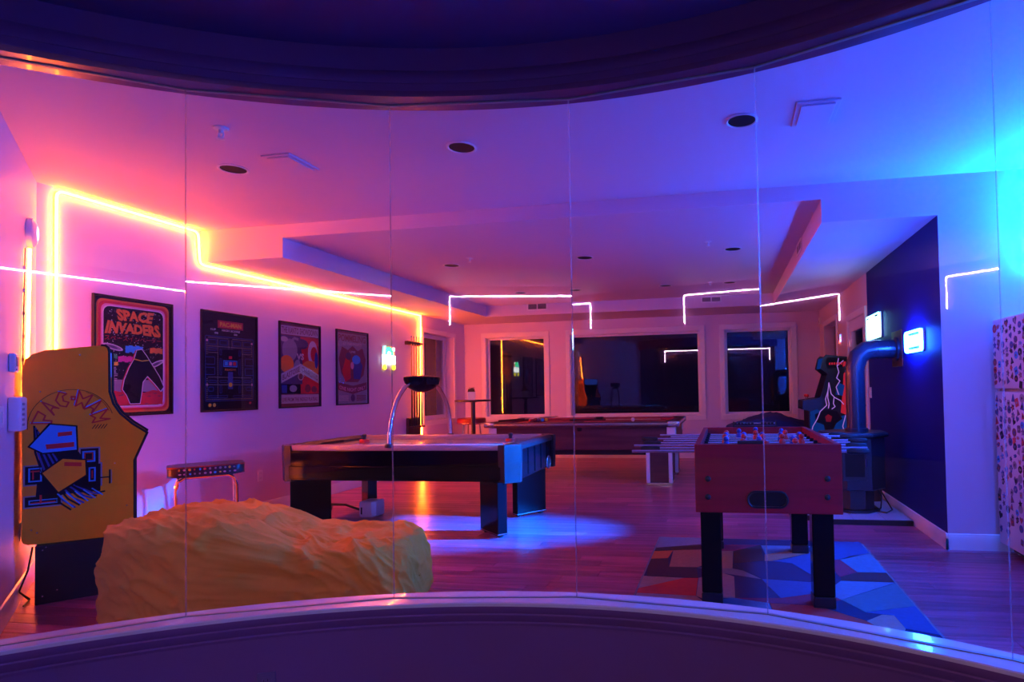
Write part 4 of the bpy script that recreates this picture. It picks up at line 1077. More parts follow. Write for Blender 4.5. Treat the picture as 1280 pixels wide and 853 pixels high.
# balls, cue ball, cues, rack
BC = ['pyellow', 'pblue', 'pred', 'pviolet', 'porange', 'pgreen', 'pmaroon', 'ink', 'pyellow', 'pblue', 'pred', 'pviolet', 'porange', 'pgreen', 'pmaroon']
BN = ['yellow', 'blue', 'red', 'violet', 'orange', 'green', 'maroon', 'black', 'white striped yellow', 'white striped blue', 'white striped red', 'white striped violet', 'white striped orange', 'white striped green', 'white striped maroon']
k = 0
for r_ in range(5):
    for c_ in range(r_ + 1):
        x, y = -2.62 - r_ * .051, 8.45 + (c_ - r_ / 2) * .0585
        q = thing('pool_ball', '%s ball in the rack at the left end of the pool table' % BN[k], 'ball', (x, y, .785), 'racked pool balls')
        b = MB(); b.sphere((x, y, .785 + .0286), .0286, BC[k], 12); b.build('ball_body', q)
        if k > 7:
            b = MB(); b.lathe((x, y, .785 + .0286), [(.0225, -.0185), (.0105, -.0272), (.002, -.0287)], 'pwhite', 12); b.build('white_cap', q)
            b = MB(); b.lathe((x, y, .785 + .0286), [(.0225, .0185), (.0105, .0272), (.002, .0287)], 'pwhite', 12); b.build('white_cap', q)
        k += 1
b = MB(); b.sphere((-1.30, 8.30, .8136), .0286, 'pwhite', 16); tag(b.build('cue_ball', None, (-1.30, 8.30, .785)), 'white cue ball alone near the right end of the pool table', 'ball')
for i, (p0, p1, lb) in enumerate((((-3.12, 7.85, .8335), (-2.65, 9.15, .8325), 'pool cue lying across the left end of the pool table'), ((-2.30, 8.58, .8005), (-.95, 8.72, .794), 'pool cue lying lengthwise on the burgundy cloth'))):
    q = thing('pool_cue', lb, 'cue', p0); a, c = Vector(p0), Vector(p1); mid = a.lerp(c, .4)
    b = MB(); b.tube([a, mid], [.0145, .011], 'darkwood', 8); b.build('butt', q)
    b = MB(); b.tube([mid, c], [.011, .0065], 'maple', 8); b.build('shaft', q)
b = MB(); t3 = [(-2.95, 8.60), (-2.70, 8.75), (-2.95, 8.90)]
b.tube([(x, y, .815) for x, y in ((-3.04, 8.62), (-2.80, 8.76), (-3.04, 8.90))], .014, 'blackp', 6, closed=True)
tag(b.build('ball_rack', None, (-2.95, 8.76, .785)), 'black triangular ball rack lying on the left end of the pool table', 'ball rack')

# ================================================================== FAR LEFT CORNER
root = thing('pub_table', 'tall round pub table with a dark top in the far left corner', 'table', (-4.17, 9.35, 0))
b = MB(); b.lathe((-4.17, 9.35, 1.085), [(.295, 0), (.30, .008), (.30, .022), (.295, .028)], 'blackp', 32); b.build('table_top', root)
b = MB(); b.lathe((-4.17, 9.35, 0.02), [(.035, 0), (.035, 1.05), (.09, 1.065)], 'blackp', 16); b.build('stem', root)
b = MB(); b.lathe((-4.17, 9.35, 0), [(.25, 0), (.25, .012), (.05, .04)], 'blackp', 28); b.build('base', root)
root = thing('snack_box', 'small white carton with an open dark top on the pub table', 'carton', (-4.19, 9.33, 1.113))
b = MB((Vector((-4.19, 9.33, 1.113)), (.9, .43, 0), (-.43, .9, 0), Zv)); b.box((-.06, -.05, 0), (.06, .05, .135), 'white', .004); b.build('carton_body', root)
b = MB((Vector((-4.19, 9.33, 1.113)), (.9, .43, 0), (-.43, .9, 0), Zv)); b.faces([(-.06, -.05, .135), (.06, -.05, .135), (.06, .05, .135), (-.06, .05, .135), (-.05, 0, .185), (.05, 0, .185)], [(0, 1, 5, 4), (2, 3, 4, 5), (1, 2, 5), (3, 0, 4)], 'blackp'); b.build('folded_top', root)
for (a0_, ln) in ((.5, .06), (1.4, .07), (2.4, .05)):
    b = MB((Vector((-4.19, 9.33, 1.29)), (1, 0, 0), (0, 1, 0), Zv)); b.tube([(0, 0, 0), (.03 * math.cos(a0_), 0, .02), (ln * math.cos(a0_), .01, .028)], .006, 'blackp', 6); b.build('handle_loop', root)
root = thing('red_stool', 'dark red round padded stool under the pub table', 'stool', (-4.43, 9.86, 0))
b = MB(); b.lathe((-4.43, 9.86, .68), [(.235, 0), (.25, .02), (.25, .085), (.235, .105), (.12, .115)], 'redlea', 32); b.build('seat', root)
b = MB(); b.tube([(-4.43 + .252 * math.cos(2 * PI * i / 28), 9.86 + .252 * math.sin(2 * PI * i / 28), .70) for i in range(28)], .008, 'steel', 6, closed=True); b.build('seat_band', root)
for i in range(4):
    a = PI / 4 + PI / 2 * i; b = MB(); b.tube([(-4.43 + .15 * math.cos(a), 9.86 + .15 * math.sin(a), .685), (-4.43 + .22 * math.cos(a), 9.86 + .22 * math.sin(a), 0.0)], .014, 'steel', 8); b.build('leg', root)

# ================================================================== RUG
root = thing('area_rug', 'patchwork area rug of blue, red, grey and cream shards under the foosball table', 'rug', (.22, 3.75, 0))
RX0, RX1, RY0, RY1 = -.56, 1.012, 2.60, 4.93
Mr = {}
def rugmat(n, c):
    if n not in Mr: Mr[n] = mat('rug_' + n, c, .95, bump=.5, bscale=420, var=.18, vscale=40)
    return Mr[n]
RC = {'navy': (.012, .02, .09), 'blue': (.02, .09, .28), 'sky': (.08, .21, .34), 'red': (.52, .04, .03), 'cream': (.34, .25, .22), 'tan': (.36, .20, .13), 'dark': (.05, .02, .035), 'grey': (.20, .21, .25), 'wine': (.24, .02, .07), 'orange': (.58, .16, .05), 'teal': (.04, .16, .22)}
b = MB(); b.box((RX0, RY0, 0), (RX1, RY1, .010), rugmat('navy', RC['navy'])); b.build('backing', root)
PAT = [('grey', [(-.56, 4.93), (-.06, 4.93), (-.06, 4.80), (-.56, 4.60)]), ('dark', [(-.56, 4.60), (-.06, 4.80), (-.06, 4.62), (-.42, 4.54), (-.56, 4.50)]), ('orange', [(-.56, 4.50), (-.42, 4.54), (-.44, 4.33), (-.56, 4.30)]),
       ('tan', [(-.42, 4.54), (-.06, 4.62), (-.09, 4.30), (-.22, 4.13), (-.413, 4.12)]), ('dark', [(-.56, 4.30), (-.44, 4.33), (-.413, 4.12), (-.22, 4.13), (-.20, 3.905), (-.54, 3.905), (-.56, 4.1)]),
       ('cream', [(-.56, 3.905), (-.29, 3.895), (-.56, 3.66)]), ('red', [(-.56, 3.66), (-.29, 3.895), (-.20, 3.905), (-.20, 3.57), (-.56, 3.58)]), ('cream', [(-.56, 3.58), (-.2, 3.57), (-.16, 3.50), (-.12, 3.2), (-.56, 3.3)]),
       ('navy', [(-.06, 4.93), (.65, 4.93), (.645, 4.77), (.24, 4.77), (-.06, 4.735)]), ('wine', [(-.06, 4.735), (.24, 4.77), (.03, 4.566), (-.06, 4.56)]), ('cream', [(-.06, 4.56), (.03, 4.566), (.02, 4.13), (-.06, 4.124), (-.09, 4.30)]),
       ('dark', [(.03, 4.566), (.24, 4.77), (.245, 4.34), (.03, 4.25)]), ('sky', [(.245, 4.75), (.645, 4.77), (.43, 4.60), (.26, 4.50)]), ('tan', [(.255, 4.50), (.43, 4.60), (.62, 4.60), (.30, 4.34), (.245, 4.34)]),
       ('blue', [(.645, 4.77), (.62, 4.60), (.43, 4.42), (.30, 4.34), (.43, 4.29), (.55, 3.98), (.69, 4.10), (.69, 4.93), (.65, 4.93)]), ('navy', [(.03, 4.25), (.245, 4.34), (.43, 4.29), (.55, 3.98), (.53, 3.90), (.20, 3.93), (.09, 4.09)]),
       ('grey', [(-.22, 4.13), (.02, 4.13), (.09, 4.09), (.20, 3.93), (-.05, 4.03)]), ('navy', [(.03, 3.91), (.20, 3.93), (.29, 3.59), (.03, 3.56)]), ('cream', [(-.20, 3.905), (-.05, 4.03), (.03, 3.96), (.03, 3.56), (-.16, 3.53), (-.20, 3.57)]),
       ('blue', [(.69, 4.93), (1.012, 4.93), (1.012, 4.61), (.77, 4.42), (.69, 4.40)]), ('grey', [(.77, 4.42), (1.012, 4.61), (.86, 4.52)]), ('sky', [(.77, 4.42), (.86, 4.52), (1.012, 4.60), (1.012, 4.15), (.83, 4.14)]),
       ('wine', [(.69, 4.40), (.77, 4.42), (.83, 4.14), (.70, 4.025), (.69, 4.10)]), ('dark', [(.70, 4.025), (.83, 4.14), (1.012, 4.14), (1.012, 3.96), (.69, 3.95)]),
       ('sky', [(.69, 3.95), (1.012, 3.95), (.63, 3.60), (.56, 3.72)]), ('teal', [(.63, 3.60), (1.012, 3.94), (1.012, 3.55), (.72, 3.42)]), ('blue', [(.20, 3.93), (.53, 3.90), (.56, 3.72), (.29, 3.59)]),
       ('wine', [(.03, 3.56), (.29, 3.59), (.56, 3.72), (.63, 3.60), (.48, 3.49), (.22, 3.50)]), ('navy', [(.48, 3.49), (.63, 3.60), (.72, 3.42), (.80, 3.40), (.70, 3.30)]), ('blue', [(.72, 3.42), (1.012, 3.55), (1.012, 3.16), (.87, 3.22), (.86, 3.395)]),
       ('cream', [(.70, 3.30), (.80, 3.40), (.86, 3.395), (.87, 3.22), (.80, 3.05)]), ('sky', [(-.12, 3.2), (-.16, 3.50), (.03, 3.56), (.22, 3.50), (.25, 3.1)]), ('red', [(.25, 3.1), (.22, 3.5), (.48, 3.49), (.70, 3.30), (.80, 3.05), (.5, 2.9)])]
for n, pts in PAT:
    b = MB(); cxp = sum(p_[0] for p_ in pts) / len(pts); cyp = sum(p_[1] for p_ in pts) / len(pts)
    b.prism([(x + (cxp - x) * .012, y + (cyp - y) * .012) for x, y in pts], .0100, .0125, rugmat(n, RC[n])); b.build('patch', root, smooth=False)
b = MB()
for (x0, y0, x1, y1) in ((RX0 - .012, RY0, RX0, RY1), (RX1, RY0, RX1 + .012, RY1), (RX0 - .012, RY1, RX1 + .012, RY1 + .012), (RX0 - .012, RY0 - .012, RX1 + .012, RY0)): b.box((x0, y0, 0), (x1, y1, .011), rugmat('grey', RC['grey']))
b.build('binding', root)

# ================================================================== FOOSBALL TABLE
TX0, TX1, TY0, TY1, TB, TT = -.182, .618, 3.405, 4.86, .540, .925
RZ = .0126
root = thing('foosball_table', 'red mahogany foosball table with steel rods and black square legs', 'foosball table', (.218, 4.13, 0))
t_ = .035
for nm, lo, hi in (('end_panel', (TX0, TY0, TB), (TX1, TY0 + t_, TT)), ('end_panel', (TX0, TY1 - t_, TB), (TX1, TY1, TT)), ('side_panel', (TX0, TY0 + t_, TB), (TX0 + t_, TY1 - t_, TT)), ('side_panel', (TX1 - t_, TY0 + t_, TB), (TX1, TY1 - t_, TT))):
    b = MB(); b.box(lo, hi, 'mahog', .003); b.build(nm, root)
b = MB(); b.box((TX0 + t_, TY0 + t_, TB + .02), (TX1 - t_, TY1 - t_, TB + .035), 'blackm'); b.box((TX0 + t_, TY0 + t_, .775), (TX1 - t_, TY1 - t_, .785), 'greenf'); b.build('pitch', root)
b = MB(); b.box((TX0 + .16, 4.128, .7852), (TX1 - .16, 4.137, .786), 'pwhite'); b.tube([(.218 + .1 * math.cos(2 * PI * i / 24), 4.13 + .1 * math.sin(2 * PI * i / 24), .785) for i in range(24)], .003, 'pwhite', 4, closed=True); b.build('pitch_lines', root)
for (x, z) in ((-.109, .73), (.541, .735), (-.111, .628), (.538, .634)):
    b = MB((Vector((x, TY0, z)), (1, 0, 0), (0, 0, 1), (0, -1, 0))); b.lathe((0, 0, 0), [(.017, .0), (.016, .006), (.009, .010)], 'blackp', 14); b.build('bolt', root)
b = MB((Vector((.218, TY0, .618)), (1, 0, 0), (0, 0, 1), (0, -1, 0))); b.prism(rrect(-.112, -.046, .112, .046, .045, 6), -.001, .004, 'blackp'); b.prism(rrect(-.100, -.036, .100, .036, .035, 6), .002, .0045, 'ink'); 
b.build('ball_return', root)
b = MB((Vector((.218, TY0 - .004, .618)), (1, 0, 0), (0, 0, 1), (0, -1, 0))); b.tube([(x, y, .003) for x, y in rrect(-.108, -.043, .108, .043, .042, 6)], .007, 'blackp', 6, closed=True); b.build('return_rim', root)
for (x, y) in ((-.10, 3.51), (.517, 3.51), (-.10, 4.67), (.517, 4.61)):
    b = MB(); b.box((x - .058, y - .058, RZ + .06), (x + .058, y + .058, TB), 'black', .006); lg = b.build('leg', root)
    b = MB(); b.box((x - .060, y - .060, RZ), (x + .060, y + .060, RZ + .058), 'blackp', .004); b.build('foot', lg)
# rods with figures and grips; sides alternate
rods = [(-1, 1, 'pred2', .02), (-1, 2, 'pred2', .07), (1, 3, 'pblue2', -.03), (-1, 5, 'pred2', .04), (1, 5, 'pblue2', .05), (-1, 3, 'pred2', -.02), (1, 2, 'pblue2', .06), (1, 1, 'pblue2', .01)]
for i, (side, n, m, sh) in enumerate(rods):
    y = TY0 + .13 + i * (TY1 - TY0 - .26) / 7; z = .872; off = sh
    # the long end sticks out where it is played from
    if side < 0: xa, xb = TX0 - .40 + off, TX1 + .13 + off
    else: xa, xb = TX0 - .36 + off * 2, TX1 + .24 + off
    b = MB(); b.cyl((xa, y, z), (xb, y, z), .0085, 'rodm', 10); rd = b.build('rod', root)
    gx = (xa - .02, xa + .10) if (side < 0 and i % 2) else (xb - .10, xb + .02)
    b = MB(); b.tube([(gx[0], y, z), (gx[0] + .02, y, z), (gx[1] - .02, y, z), (gx[1], y, z)], [.012, .018, .016, .012], 'blackp', 10); b.build('grip', rd)
    for k in range(2):
        x = (TX0 + t_ + .012, TX1 - t_ - .012)[k]; b = MB(); b.cyl((x - .012, y, z), (x + .012, y, z), .017, 'ink', 12); b.build('bumper', rd)
    for k in range(n):
        x = .218 + (k - (n - 1) / 2) * (.62 / max(n, 2)) + off * .5
        b = MB(); b.lathe((x, y, z - .075), [(.010, 0), (.013, .03), (.010, .045), (.021, .06), (.022, .085), (.016, .10), (.008, .104)], m, 10); b.sphere((x, y, z + .044), .019, m, 8)
        b.build('player', rd)
# score counters on both ends
b = MB(); b.box((.06, TY0 + .010, TT), (.205, TY0 + .030, TT + .020), 'blackp', .004); b.build('score_slider', root)
for (y, s_) in ((TY1 - .017, -1),):
    b = MB(); b.box((.05, y - .012, TT), (.40, y + .012, TT + .012), 'blackp', .003); cn = b.build('score_rail', root)
    for k in range(10):
        b = MB(); x = .075 + k * .026 + (.05 if k > 5 else 0); b.cyl((x - .010, y, TT + .030), (x + .010, y, TT + .030), .012, 'blackp', 8); b.build('score_bead', cn)
    b = MB(); b.cyl((.06, y, TT + .030), (.39, y, TT + .030), .004, 'steel', 6); b.build('score_rod', cn)
    for x in (.06, .39):
        b = MB(); b.box((x - .006, y - .008, TT + .010), (x + .006, y + .008, TT + .045), 'blackp'); b.build('score_post', cn)

# ================================================================== STOVE ON ITS HEARTH PAD
root = thing('hearth_pad', 'low pale tiled hearth pad with a dark edge under the stove', 'hearth pad', (1.1, 6.2, 0))
padp = [(XR - .024, 5.57), (.92, 5.57), (.58, 5.82), (.58, 6.85), (XR - .024, 6.85)]
b = MB(); b.prism(padp, 0, .045, 'blackm', .003); b.build('pad_base', root)
def clip_poly(pts, x0, y0, x1, y1):
    def cut(ps, f, g):
        out = []
        for i in range(len(ps)):
            a, c = ps[i], ps[(i + 1) % len(ps)]; fa, fc = f(a), f(c)
            if fa >= 0: out.append(a)
            if fa * fc < 0:
                t = fa / (fa - fc); out.append((a[0] + (c[0] - a[0]) * t, a[1] + (c[1] - a[1]) * t))
        return out
    for f in (lambda p_: p_[0] - x0, lambda p_: x1 - p_[0], lambda p_: p_[1] - y0, lambda p_: y1 - p_[1]):
        pts = cut(pts, f, None)
        if len(pts) < 3: return []
    return pts
inn = [(XR - .034, 5.585), (.925, 5.585), (.595, 5.828), (.595, 6.835), (XR - .034, 6.835)]
for i in range(4):
    for j in range(5):
        q = clip_poly(inn, .56 + i * .27 + .003, 5.56 + j * .27 + .003, .56 + (i + 1) * .27 - .003, 5.56 + (j + 1) * .27 - .003)
        if q: b = MB(); b.prism(q, .045, .052, 'tile', .0015); b.build('tile', root)
SX, SY = 1.195, 6.02
root = thing('wood_stove', 'black cast iron stove with a bent flue pipe into the navy wall', 'stove', (SX, SY, .052))
def ngon(r_, n=8, a0=PI / 8, sx=1, sy=1): return [(SX + r_ * sx * math.cos(a0 + 2 * PI * i / n), SY + r_ * sy * math.sin(a0 + 2 * PI * i / n)) for i in range(n)]
b = MB(); b.prism(ngon(.325), .755, .80, 'iron', .014); b.build('top_plate', root)
b = MB(); b.prism(ngon(.285), .27, .755, 'iron', .008); b.build('firebox', root)
b = MB((Vector((SX - .05, SY - .2645, .30)), (1, 0, 0), (0, 0, 1), (0, -1, 0))); b.box((-.10, .06, 0), (.12, .38, .012), 'iron', .006); dr_ = b.build('door', root)
b = MB((Vector((SX - .05, SY - .2645, .30)), (1, 0, 0), (0, 0, 1), (0, -1, 0))); b.box((-.075, .10, .012), (.095, .34, .014), 'ink'); b.build('door_glass', dr_)
b = MB((Vector((SX - .05, SY - .2645, .30)), (1, 0, 0), (0, 0, 1), (0, -1, 0))); b.tube([(.10, .2, .012), (.10, .2, .045), (.10, .27, .045)], .007, 'steel', 8); b.build('handle', dr_)
b = MB(); b.prism(ngon(.18), .075, .27, 'iron', .006); b.build('pedestal', root)
b = MB(); b.prism(ngon(.23), .052, .075, 'iron', .005); b.build('base_plate', root)
PXc, PYc, PR = 1.225, 5.97, .088
b = MB(); b.lathe((PXc, PYc, .80), [(.105, 0), (.105, .03), (PR + .004, .035)], 'pipe', 28); b.build('flue_collar', root)
el = [(PXc, PYc, .82), (PXc, PYc, 1.41), (PXc + .035, PYc, 1.515), (PXc + .10, PYc, 1.570), (PXc + .19, PYc, 1.580), (XR - .012, PYc, 1.580)]
b = MB(); b.tube(el, PR, 'pipe', 28); b.build('flue_pipe', root, angle=20)
for q in ((PXc, PYc, 1.40, 0), (PXc, PYc, 1.05, 0), (PXc + .20, PYc, 1.58, 1), (PXc + .30, PYc, 1.58, 1)):
    b = MB(); a = Vector(q[:3]); d_ = Vector((1, 0, 0)) if q[3] else Vector((0, 0, 1)); b.cyl(a - d_ * .006, a + d_ * .006, PR + .004, 'pipe', 28); b.build('pipe_seam', root)
b = MB(RW(PYc, 1.58)); b.box((-.17, -.17, .0005), (.17, .17, .012), 'pipe', .004); b.build('thimble_plate', root)
b = MB(RW(PYc, 1.58)); b.lathe((0, 0, .012), [(.115, 0), (.115, .02), (.092, .03)], 'pipe', 28); b.build('thimble_collar', root)
# cables and bucket beside it
b = MB(); b.tube([(1.40, 6.18, .30), (1.47, 6.12, .16), (1.43, 6.0, .068), (1.36, 5.90, .062), (1.44, 5.83, .060), (1.52, 5.95, .066), (1.50, 6.10, .14), (1.46, 6.22, .25), (1.42, 6.24, .28)], .006, 'blackp', 6)
tag(b.build('cord', None, (1.45, 6.0, .052)), 'looped black cable hanging behind the stove onto the hearth pad', 'cord')
root = thing('ash_bucket', 'brown bucket with pale gloves on top beside the navy wall', 'bucket', (1.475, 6.50, .052))
b = MB(); b.lathe((1.475, 6.50, .052), [(.085, 0), (.098, .22), (.103, .225), (.103, .235), (.09, .235), (.085, .20)], 'bucket', 22); b.build('pail', root)
b = MB(); b.tube([(1.475 + .1 * math.cos(t), 6.50, .27 + .10 * math.sin(t)) for t in [PI * i / 10 for i in range(11)]], .004, 'steel', 6); b.build('bail_handle', root)
rnd = random.Random(4)
for (dx, dy, a) in ((-.045, -.03, .4), (.04, .02, -.3)):
    b = MB()
    q = Vector((1.475 + dx, 6.50 + dy, .285)); b.sphere(q, .042, 'cotton', 12, (1.1, .6, 1.0))
    for k in range(4):
        t = a + (k - 1.5) * .38; b.tube([q + Vector((.02 * math.sin(t), 0, .03)), q + Vector((.06 * math.sin(t), -.005, .075)), q + Vector((.085 * math.sin(t), -.01, .105 - .012 * abs(k - 1.5)))], [.012, .011, .008], 'cotton', 7)
    b.tube([q + Vector((.03 * (1 if a > 0 else -1), 0, .0)), q + Vector((.075 * (1 if a > 0 else -1), -.01, .02))], [.013, .009], 'cotton', 7)
    tag(b.build('glove', root))

# ================================================================== NEON SIGNS OF THE RIGHT WALL
def area(name, parent, loc, target, w, h, power, col, spread=120):
    L = bpy.data.lights.new(name, 'AREA'); L.shape = 'RECTANGLE'; L.size = w; L.size_y = h; L.energy = power; L.color = col; L.spread = math.radians(spread)
    o = bpy.data.objects.new(name, L); COL.objects.link(o); o.parent = parent
    d_ = (Vector(target) - Vector(loc)).normalized()
    o.matrix_local = Matrix.Translation(Vector(loc) - ROOT[parent.name]) @ d_.to_track_quat('-Z', 'Y').to_matrix().to_4x4()
    return o
fr = RW(5.625, 1.515)                       # u runs towards the camera
root = thing('neon_sign', 'bright blue rounded neon sign with two dark slots on the navy wall', 'neon sign', (XR, 5.40, 1.515))
b = MB(fr); b.prism(rrect(.0, .0, .44, .19, .03), .004, .018, 'white'); b.build('backing_board', root)
b = MB(fr); b.prism(rrect(.02, .055, .42, .14, .012), .02, .036, 'signblue'); b.build('light_panel', root)
b = MB(fr); b.tube([(x, y, .032) for x, y in rrect(.012, .012, .428, .178, .028)], .011, 'signblue', 8, closed=True); b.build('light_tube', root)
for z in (.152, .030):
    b = MB(fr); b.box((.09, z, .02), (.33, z + .016, .03), 'pdblue', .003); b.build('dark_slot', root)
area('added_floor_beam', root, (XR - .05, 5.40, 1.53), (-2.6, 5.0, .0), .24, .08, FLOOR_BEAM_W, (.0, .13, 1.0), 25)  # added narrow beam that lays the blue patch on the floor
fr = RW(7.035, 1.735)
root = thing('neon_sign', 'square white and cyan neon sign on the navy wall above the flue pipe', 'neon sign', (XR, 6.76, 1.735))
b = MB(fr); b.box((0, 0, .004), (.55, .27, .018), 'white', .004); b.build('backing_board', root)
b = MB(fr); b.box((.03, .025, .02), (.52, .235, .036), 'signcyan', .005); b.build('light_panel', root)
b = MB(fr); b.tube([(x, y, .034) for x, y in rrect(.012, .012, .538, .258, .015)], .009, 'ecyan', 8, closed=True); b.build('light_tube', root)
b = MB(fr); b.box((.40, .04, .036), (.45, .10, .042), 'eyellow', .005); b.box((.415, .10, .036), (.435, .14, .042), 'ered', .004); b.build('bottle_shape', root)
b = MB(fr); b.box((.41, .225, .036), (.50, .245, .044), 'blackp'); b.build('dark_slot', root)
b = MB(fr); b.box((.05, .225, .036), (.11, .24, .044), 'blackp'); b.build('dark_slot', root)
root = thing('neon_sign', 'tiny red and blue neon sign on the white wall above the far arcade cabinet', 'neon sign', (XR, 8.70, 1.80))
fr = RW(8.77, 1.80)
b = MB(fr); b.box((.0, .0, .003), (.14, .17, .010), 'white', .002); b.build('backing_board', root)
b = MB(fr); b.tube([(.01, .04, .018), (.06, .075, .018), (.13, .10, .018)], .007, 'ered', 6); b.build('light_tube', root)
b = MB(fr); b.tube([(.09, .15, .018), (.08, .10, .018), (.12, .05, .018)], .006, 'eblue', 6); b.build('light_tube', root)

# ================================================================== FAR ARCADE CABINET
AX = Vector((0, 8.25, 0))
root = thing('arcade_cabinet', 'dark arcade cabinet with pink lightning art in the far right corner', 'arcade cabinet', (1.3, 8.5, 0))
SF2 = (Vector((0, 8.25, 0)), Vector((1, 0, 0)), Zv, Vector((0, -1, 0)))
pr2 = [(1.60, .0), (1.60, 1.62), (1.33, 1.655), (1.295, 1.62), (1.26, 1.475), (1.345, 1.40), (1.245, 1.08), (1.02, 1.045), (1.015, .93), (1.095, .90), (1.095, 0)]
for w0, w1 in ((-.016, 0), (-.53, -.514)):
    b = MB(SF2); b.prism(pr2, w0, w1, 'blackp'); b.build('side_panel', root)
b = MB(SF2); b.box((1.58, .02, -.514), (1.595, 1.60, -.016), 'blackm'); b.box((1.11, .02, -.514), (1.125, .90, -.016), 'blackm'); b.prism([(1.58, 1.60), (1.34, 1.635), (1.34, 1.62), (1.58, 1.585)], -.514, -.016, 'blackm'); b.build('body', root)
b = MB(SF2); b.prism([(1.03, .95), (1.10, .92), (1.25, 1.04), (1.25, 1.07), (1.035, 1.035)], -.514, -.016, 'blackp'); b.build('control_panel', root)
b = MB(SF2); b.prism([(1.27, 1.10), (1.285, 1.095), (1.365, 1.38), (1.35, 1.385)], -.514, -.016, 'ink'); b.build('screen', root)
b = MB(SF2); b.prism([(1.285, 1.48), (1.30, 1.475), (1.325, 1.61), (1.31, 1.615)], -.514, -.016, 'ebluep'); b.build('marquee', root)
for w_ in (-.15, -.36):
    b = MB(SF2); b.cyl((1.10, 1.04, w_), (1.10, 1.10, w_), .007, 'steel', 8); b.sphere((1.10, 1.11, w_), .022, 'pred2', 12); b.build('joystick', root)
b = MB(SF2); w = .001
b.poly([(1.11, .45), (1.11, .90), (1.20, .93), (1.40, .80), (1.59, .86), (1.59, .45)], w, 'ebluep')
b.poly([(1.35, 1.46), (1.59, 1.50), (1.59, 1.60), (1.35, 1.62), (1.32, 1.55)], w, 'ink')
b.poly([(1.50, .88), (1.59, .84), (1.59, 1.44), (1.55, 1.40), (1.53, 1.15)], w + .0003, 'eredp'); b.poly([(1.44, 1.12), (1.53, 1.10), (1.56, 1.24), (1.48, 1.28)], w + .0006, 'ebluep')
b.poly([(1.17, .86), (1.30, .92), (1.45, .90), (1.52, .80), (1.44, .74), (1.40, .66), (1.30, .62), (1.28, .72), (1.18, .76)], w + .0009, 'ink')
b.poly([(1.31, .76), (1.37, .76), (1.39, .83), (1.34, .86), (1.30, .83)], w + .0012, 'pred')
for k, pts in enumerate(([(1.36, 1.28), (1.345, 1.17), (1.31, 1.06), (1.325, .98), (1.24, .90), (1.20, .80), (1.14, .70), (1.12, .62)], [(1.36, 1.28), (1.385, 1.13), (1.43, 1.08), (1.50, 1.04), (1.54, .99)], [(1.345, 1.17), (1.34, 1.08), (1.355, 1.0), (1.345, .94)], [(1.42, 1.08), (1.41, 1.0), (1.43, .96), (1.39, .93)],
                         [(1.49, 1.60), (1.47, 1.50), (1.49, 1.42), (1.46, 1.34), (1.50, 1.30), (1.45, 1.22), (1.48, 1.12)], [(1.47, 1.5), (1.55, 1.57)], [(1.56, .84), (1.52, .70), (1.55, .58)])):
    b.line(pts, .011, w + .0015, 'emauve'); 
for k in range(6): b.poly([(1.365 + .03 * k, 1.52), (1.385 + .03 * k, 1.515), (1.388 + .03 * k, 1.55), (1.367 + .03 * k, 1.545)], w + .002, 'eredp')
b.poly([(1.54, 1.49), (1.585, 1.50), (1.58, 1.56), (1.55, 1.555)], w + .002, 'eredp')
b.build('side_art', root, smooth=False)

# ================================================================== FRIDGE WITH STICKERS
FX, FY0, FY1 = 1.95, 4.03, 4.775
root = thing('refrigerator', 'white top freezer refrigerator covered in dark stickers at the right edge', 'refrigerator', (2.3, (FY0 + FY1) / 2, 0))
b = MB(); b.box((FX + .06, FY0, .07), (FX + .70, FY1, 1.69), 'fridge', .008); b.build('body', root)
b = MB(); b.box((FX + .09, FY0 + .01, .015), (FX + .60, FY1 - .01, .07), 'blackm'); b.build('kick_plate', root)
for (x, y) in ((FX + .12, FY0 + .05), (FX + .12, FY1 - .05), (FX + .62, FY0 + .05), (FX + .62, FY1 - .05)):
    b = MB(); b.cyl((x, y, 0), (x, y, .07), .02, 'white', 10); b.build('foot', root)
b = MB(); b.box((FX, FY0, .075), (FX + .058, FY1, 1.180), 'fridge', .012, 2); dlo = b.build('fridge_door', root)
b = MB(); b.box((FX, FY0, 1.200), (FX + .058, FY1, 1.705), 'fridge', .012, 2); dhi = b.build('freezer_door', root)
for (par, z0, z1) in ((dlo, .80, 1.15), (dhi, 1.23, 1.45)):
    b = MB(); b.tube([(FX, FY0 + .05, z0), (FX - .04, FY0 + .05, z0 + .02), (FX - .04, FY0 + .05, z1 - .02), (FX, FY0 + .05, z1)], .010, 'white', 8); b.build('handle', par)
b = MB(); b.box((FX + .01, FY1 - .06, 1.182), (FX + .05, FY1 - .02, 1.198), 'steel'); b.build('hinge', root)
rnd = random.Random(11)
def sticker_shape(k):
    if k == 0: return [(math.cos(2 * PI * i / 16), math.sin(2 * PI * i / 16)) for i in range(16)]
    if k == 1: return [(math.cos(PI / 2 + PI * i / 5) * (1 if i % 2 == 0 else .48), math.sin(PI / 2 + PI * i / 5) * (1 if i % 2 == 0 else .48)) for i in range(10)]
    if k == 2: return rrect(-.8, -.95, .8, .95, .25, 3)
    if k == 3: return [(0, -1), (.95, .2), (.75, .8), (.35, .85), (0, .5), (-.35, .85), (-.75, .8), (-.95, .2)]
    if k == 4: return [(-.9, -.8), (.9, -.8), (.15, 1), (-.15, 1)]
    if k == 5: return [(-.3, -1), (.35, -.9), (.5, -.2), (.95, .1), (.5, .35), (.4, 1), (-.1, .7), (-.5, .95), (-.6, .3), (-1, 0), (-.5, -.3)]
    if k == 6: return [(math.cos(2 * PI * i / 6), math.sin(2 * PI * i / 6)) for i in range(6)]
    return [(-1, -.4), (.3, -.55), (1, 0), (.3, .55), (-1, .4), (-.6, 0)]
smesh = {}
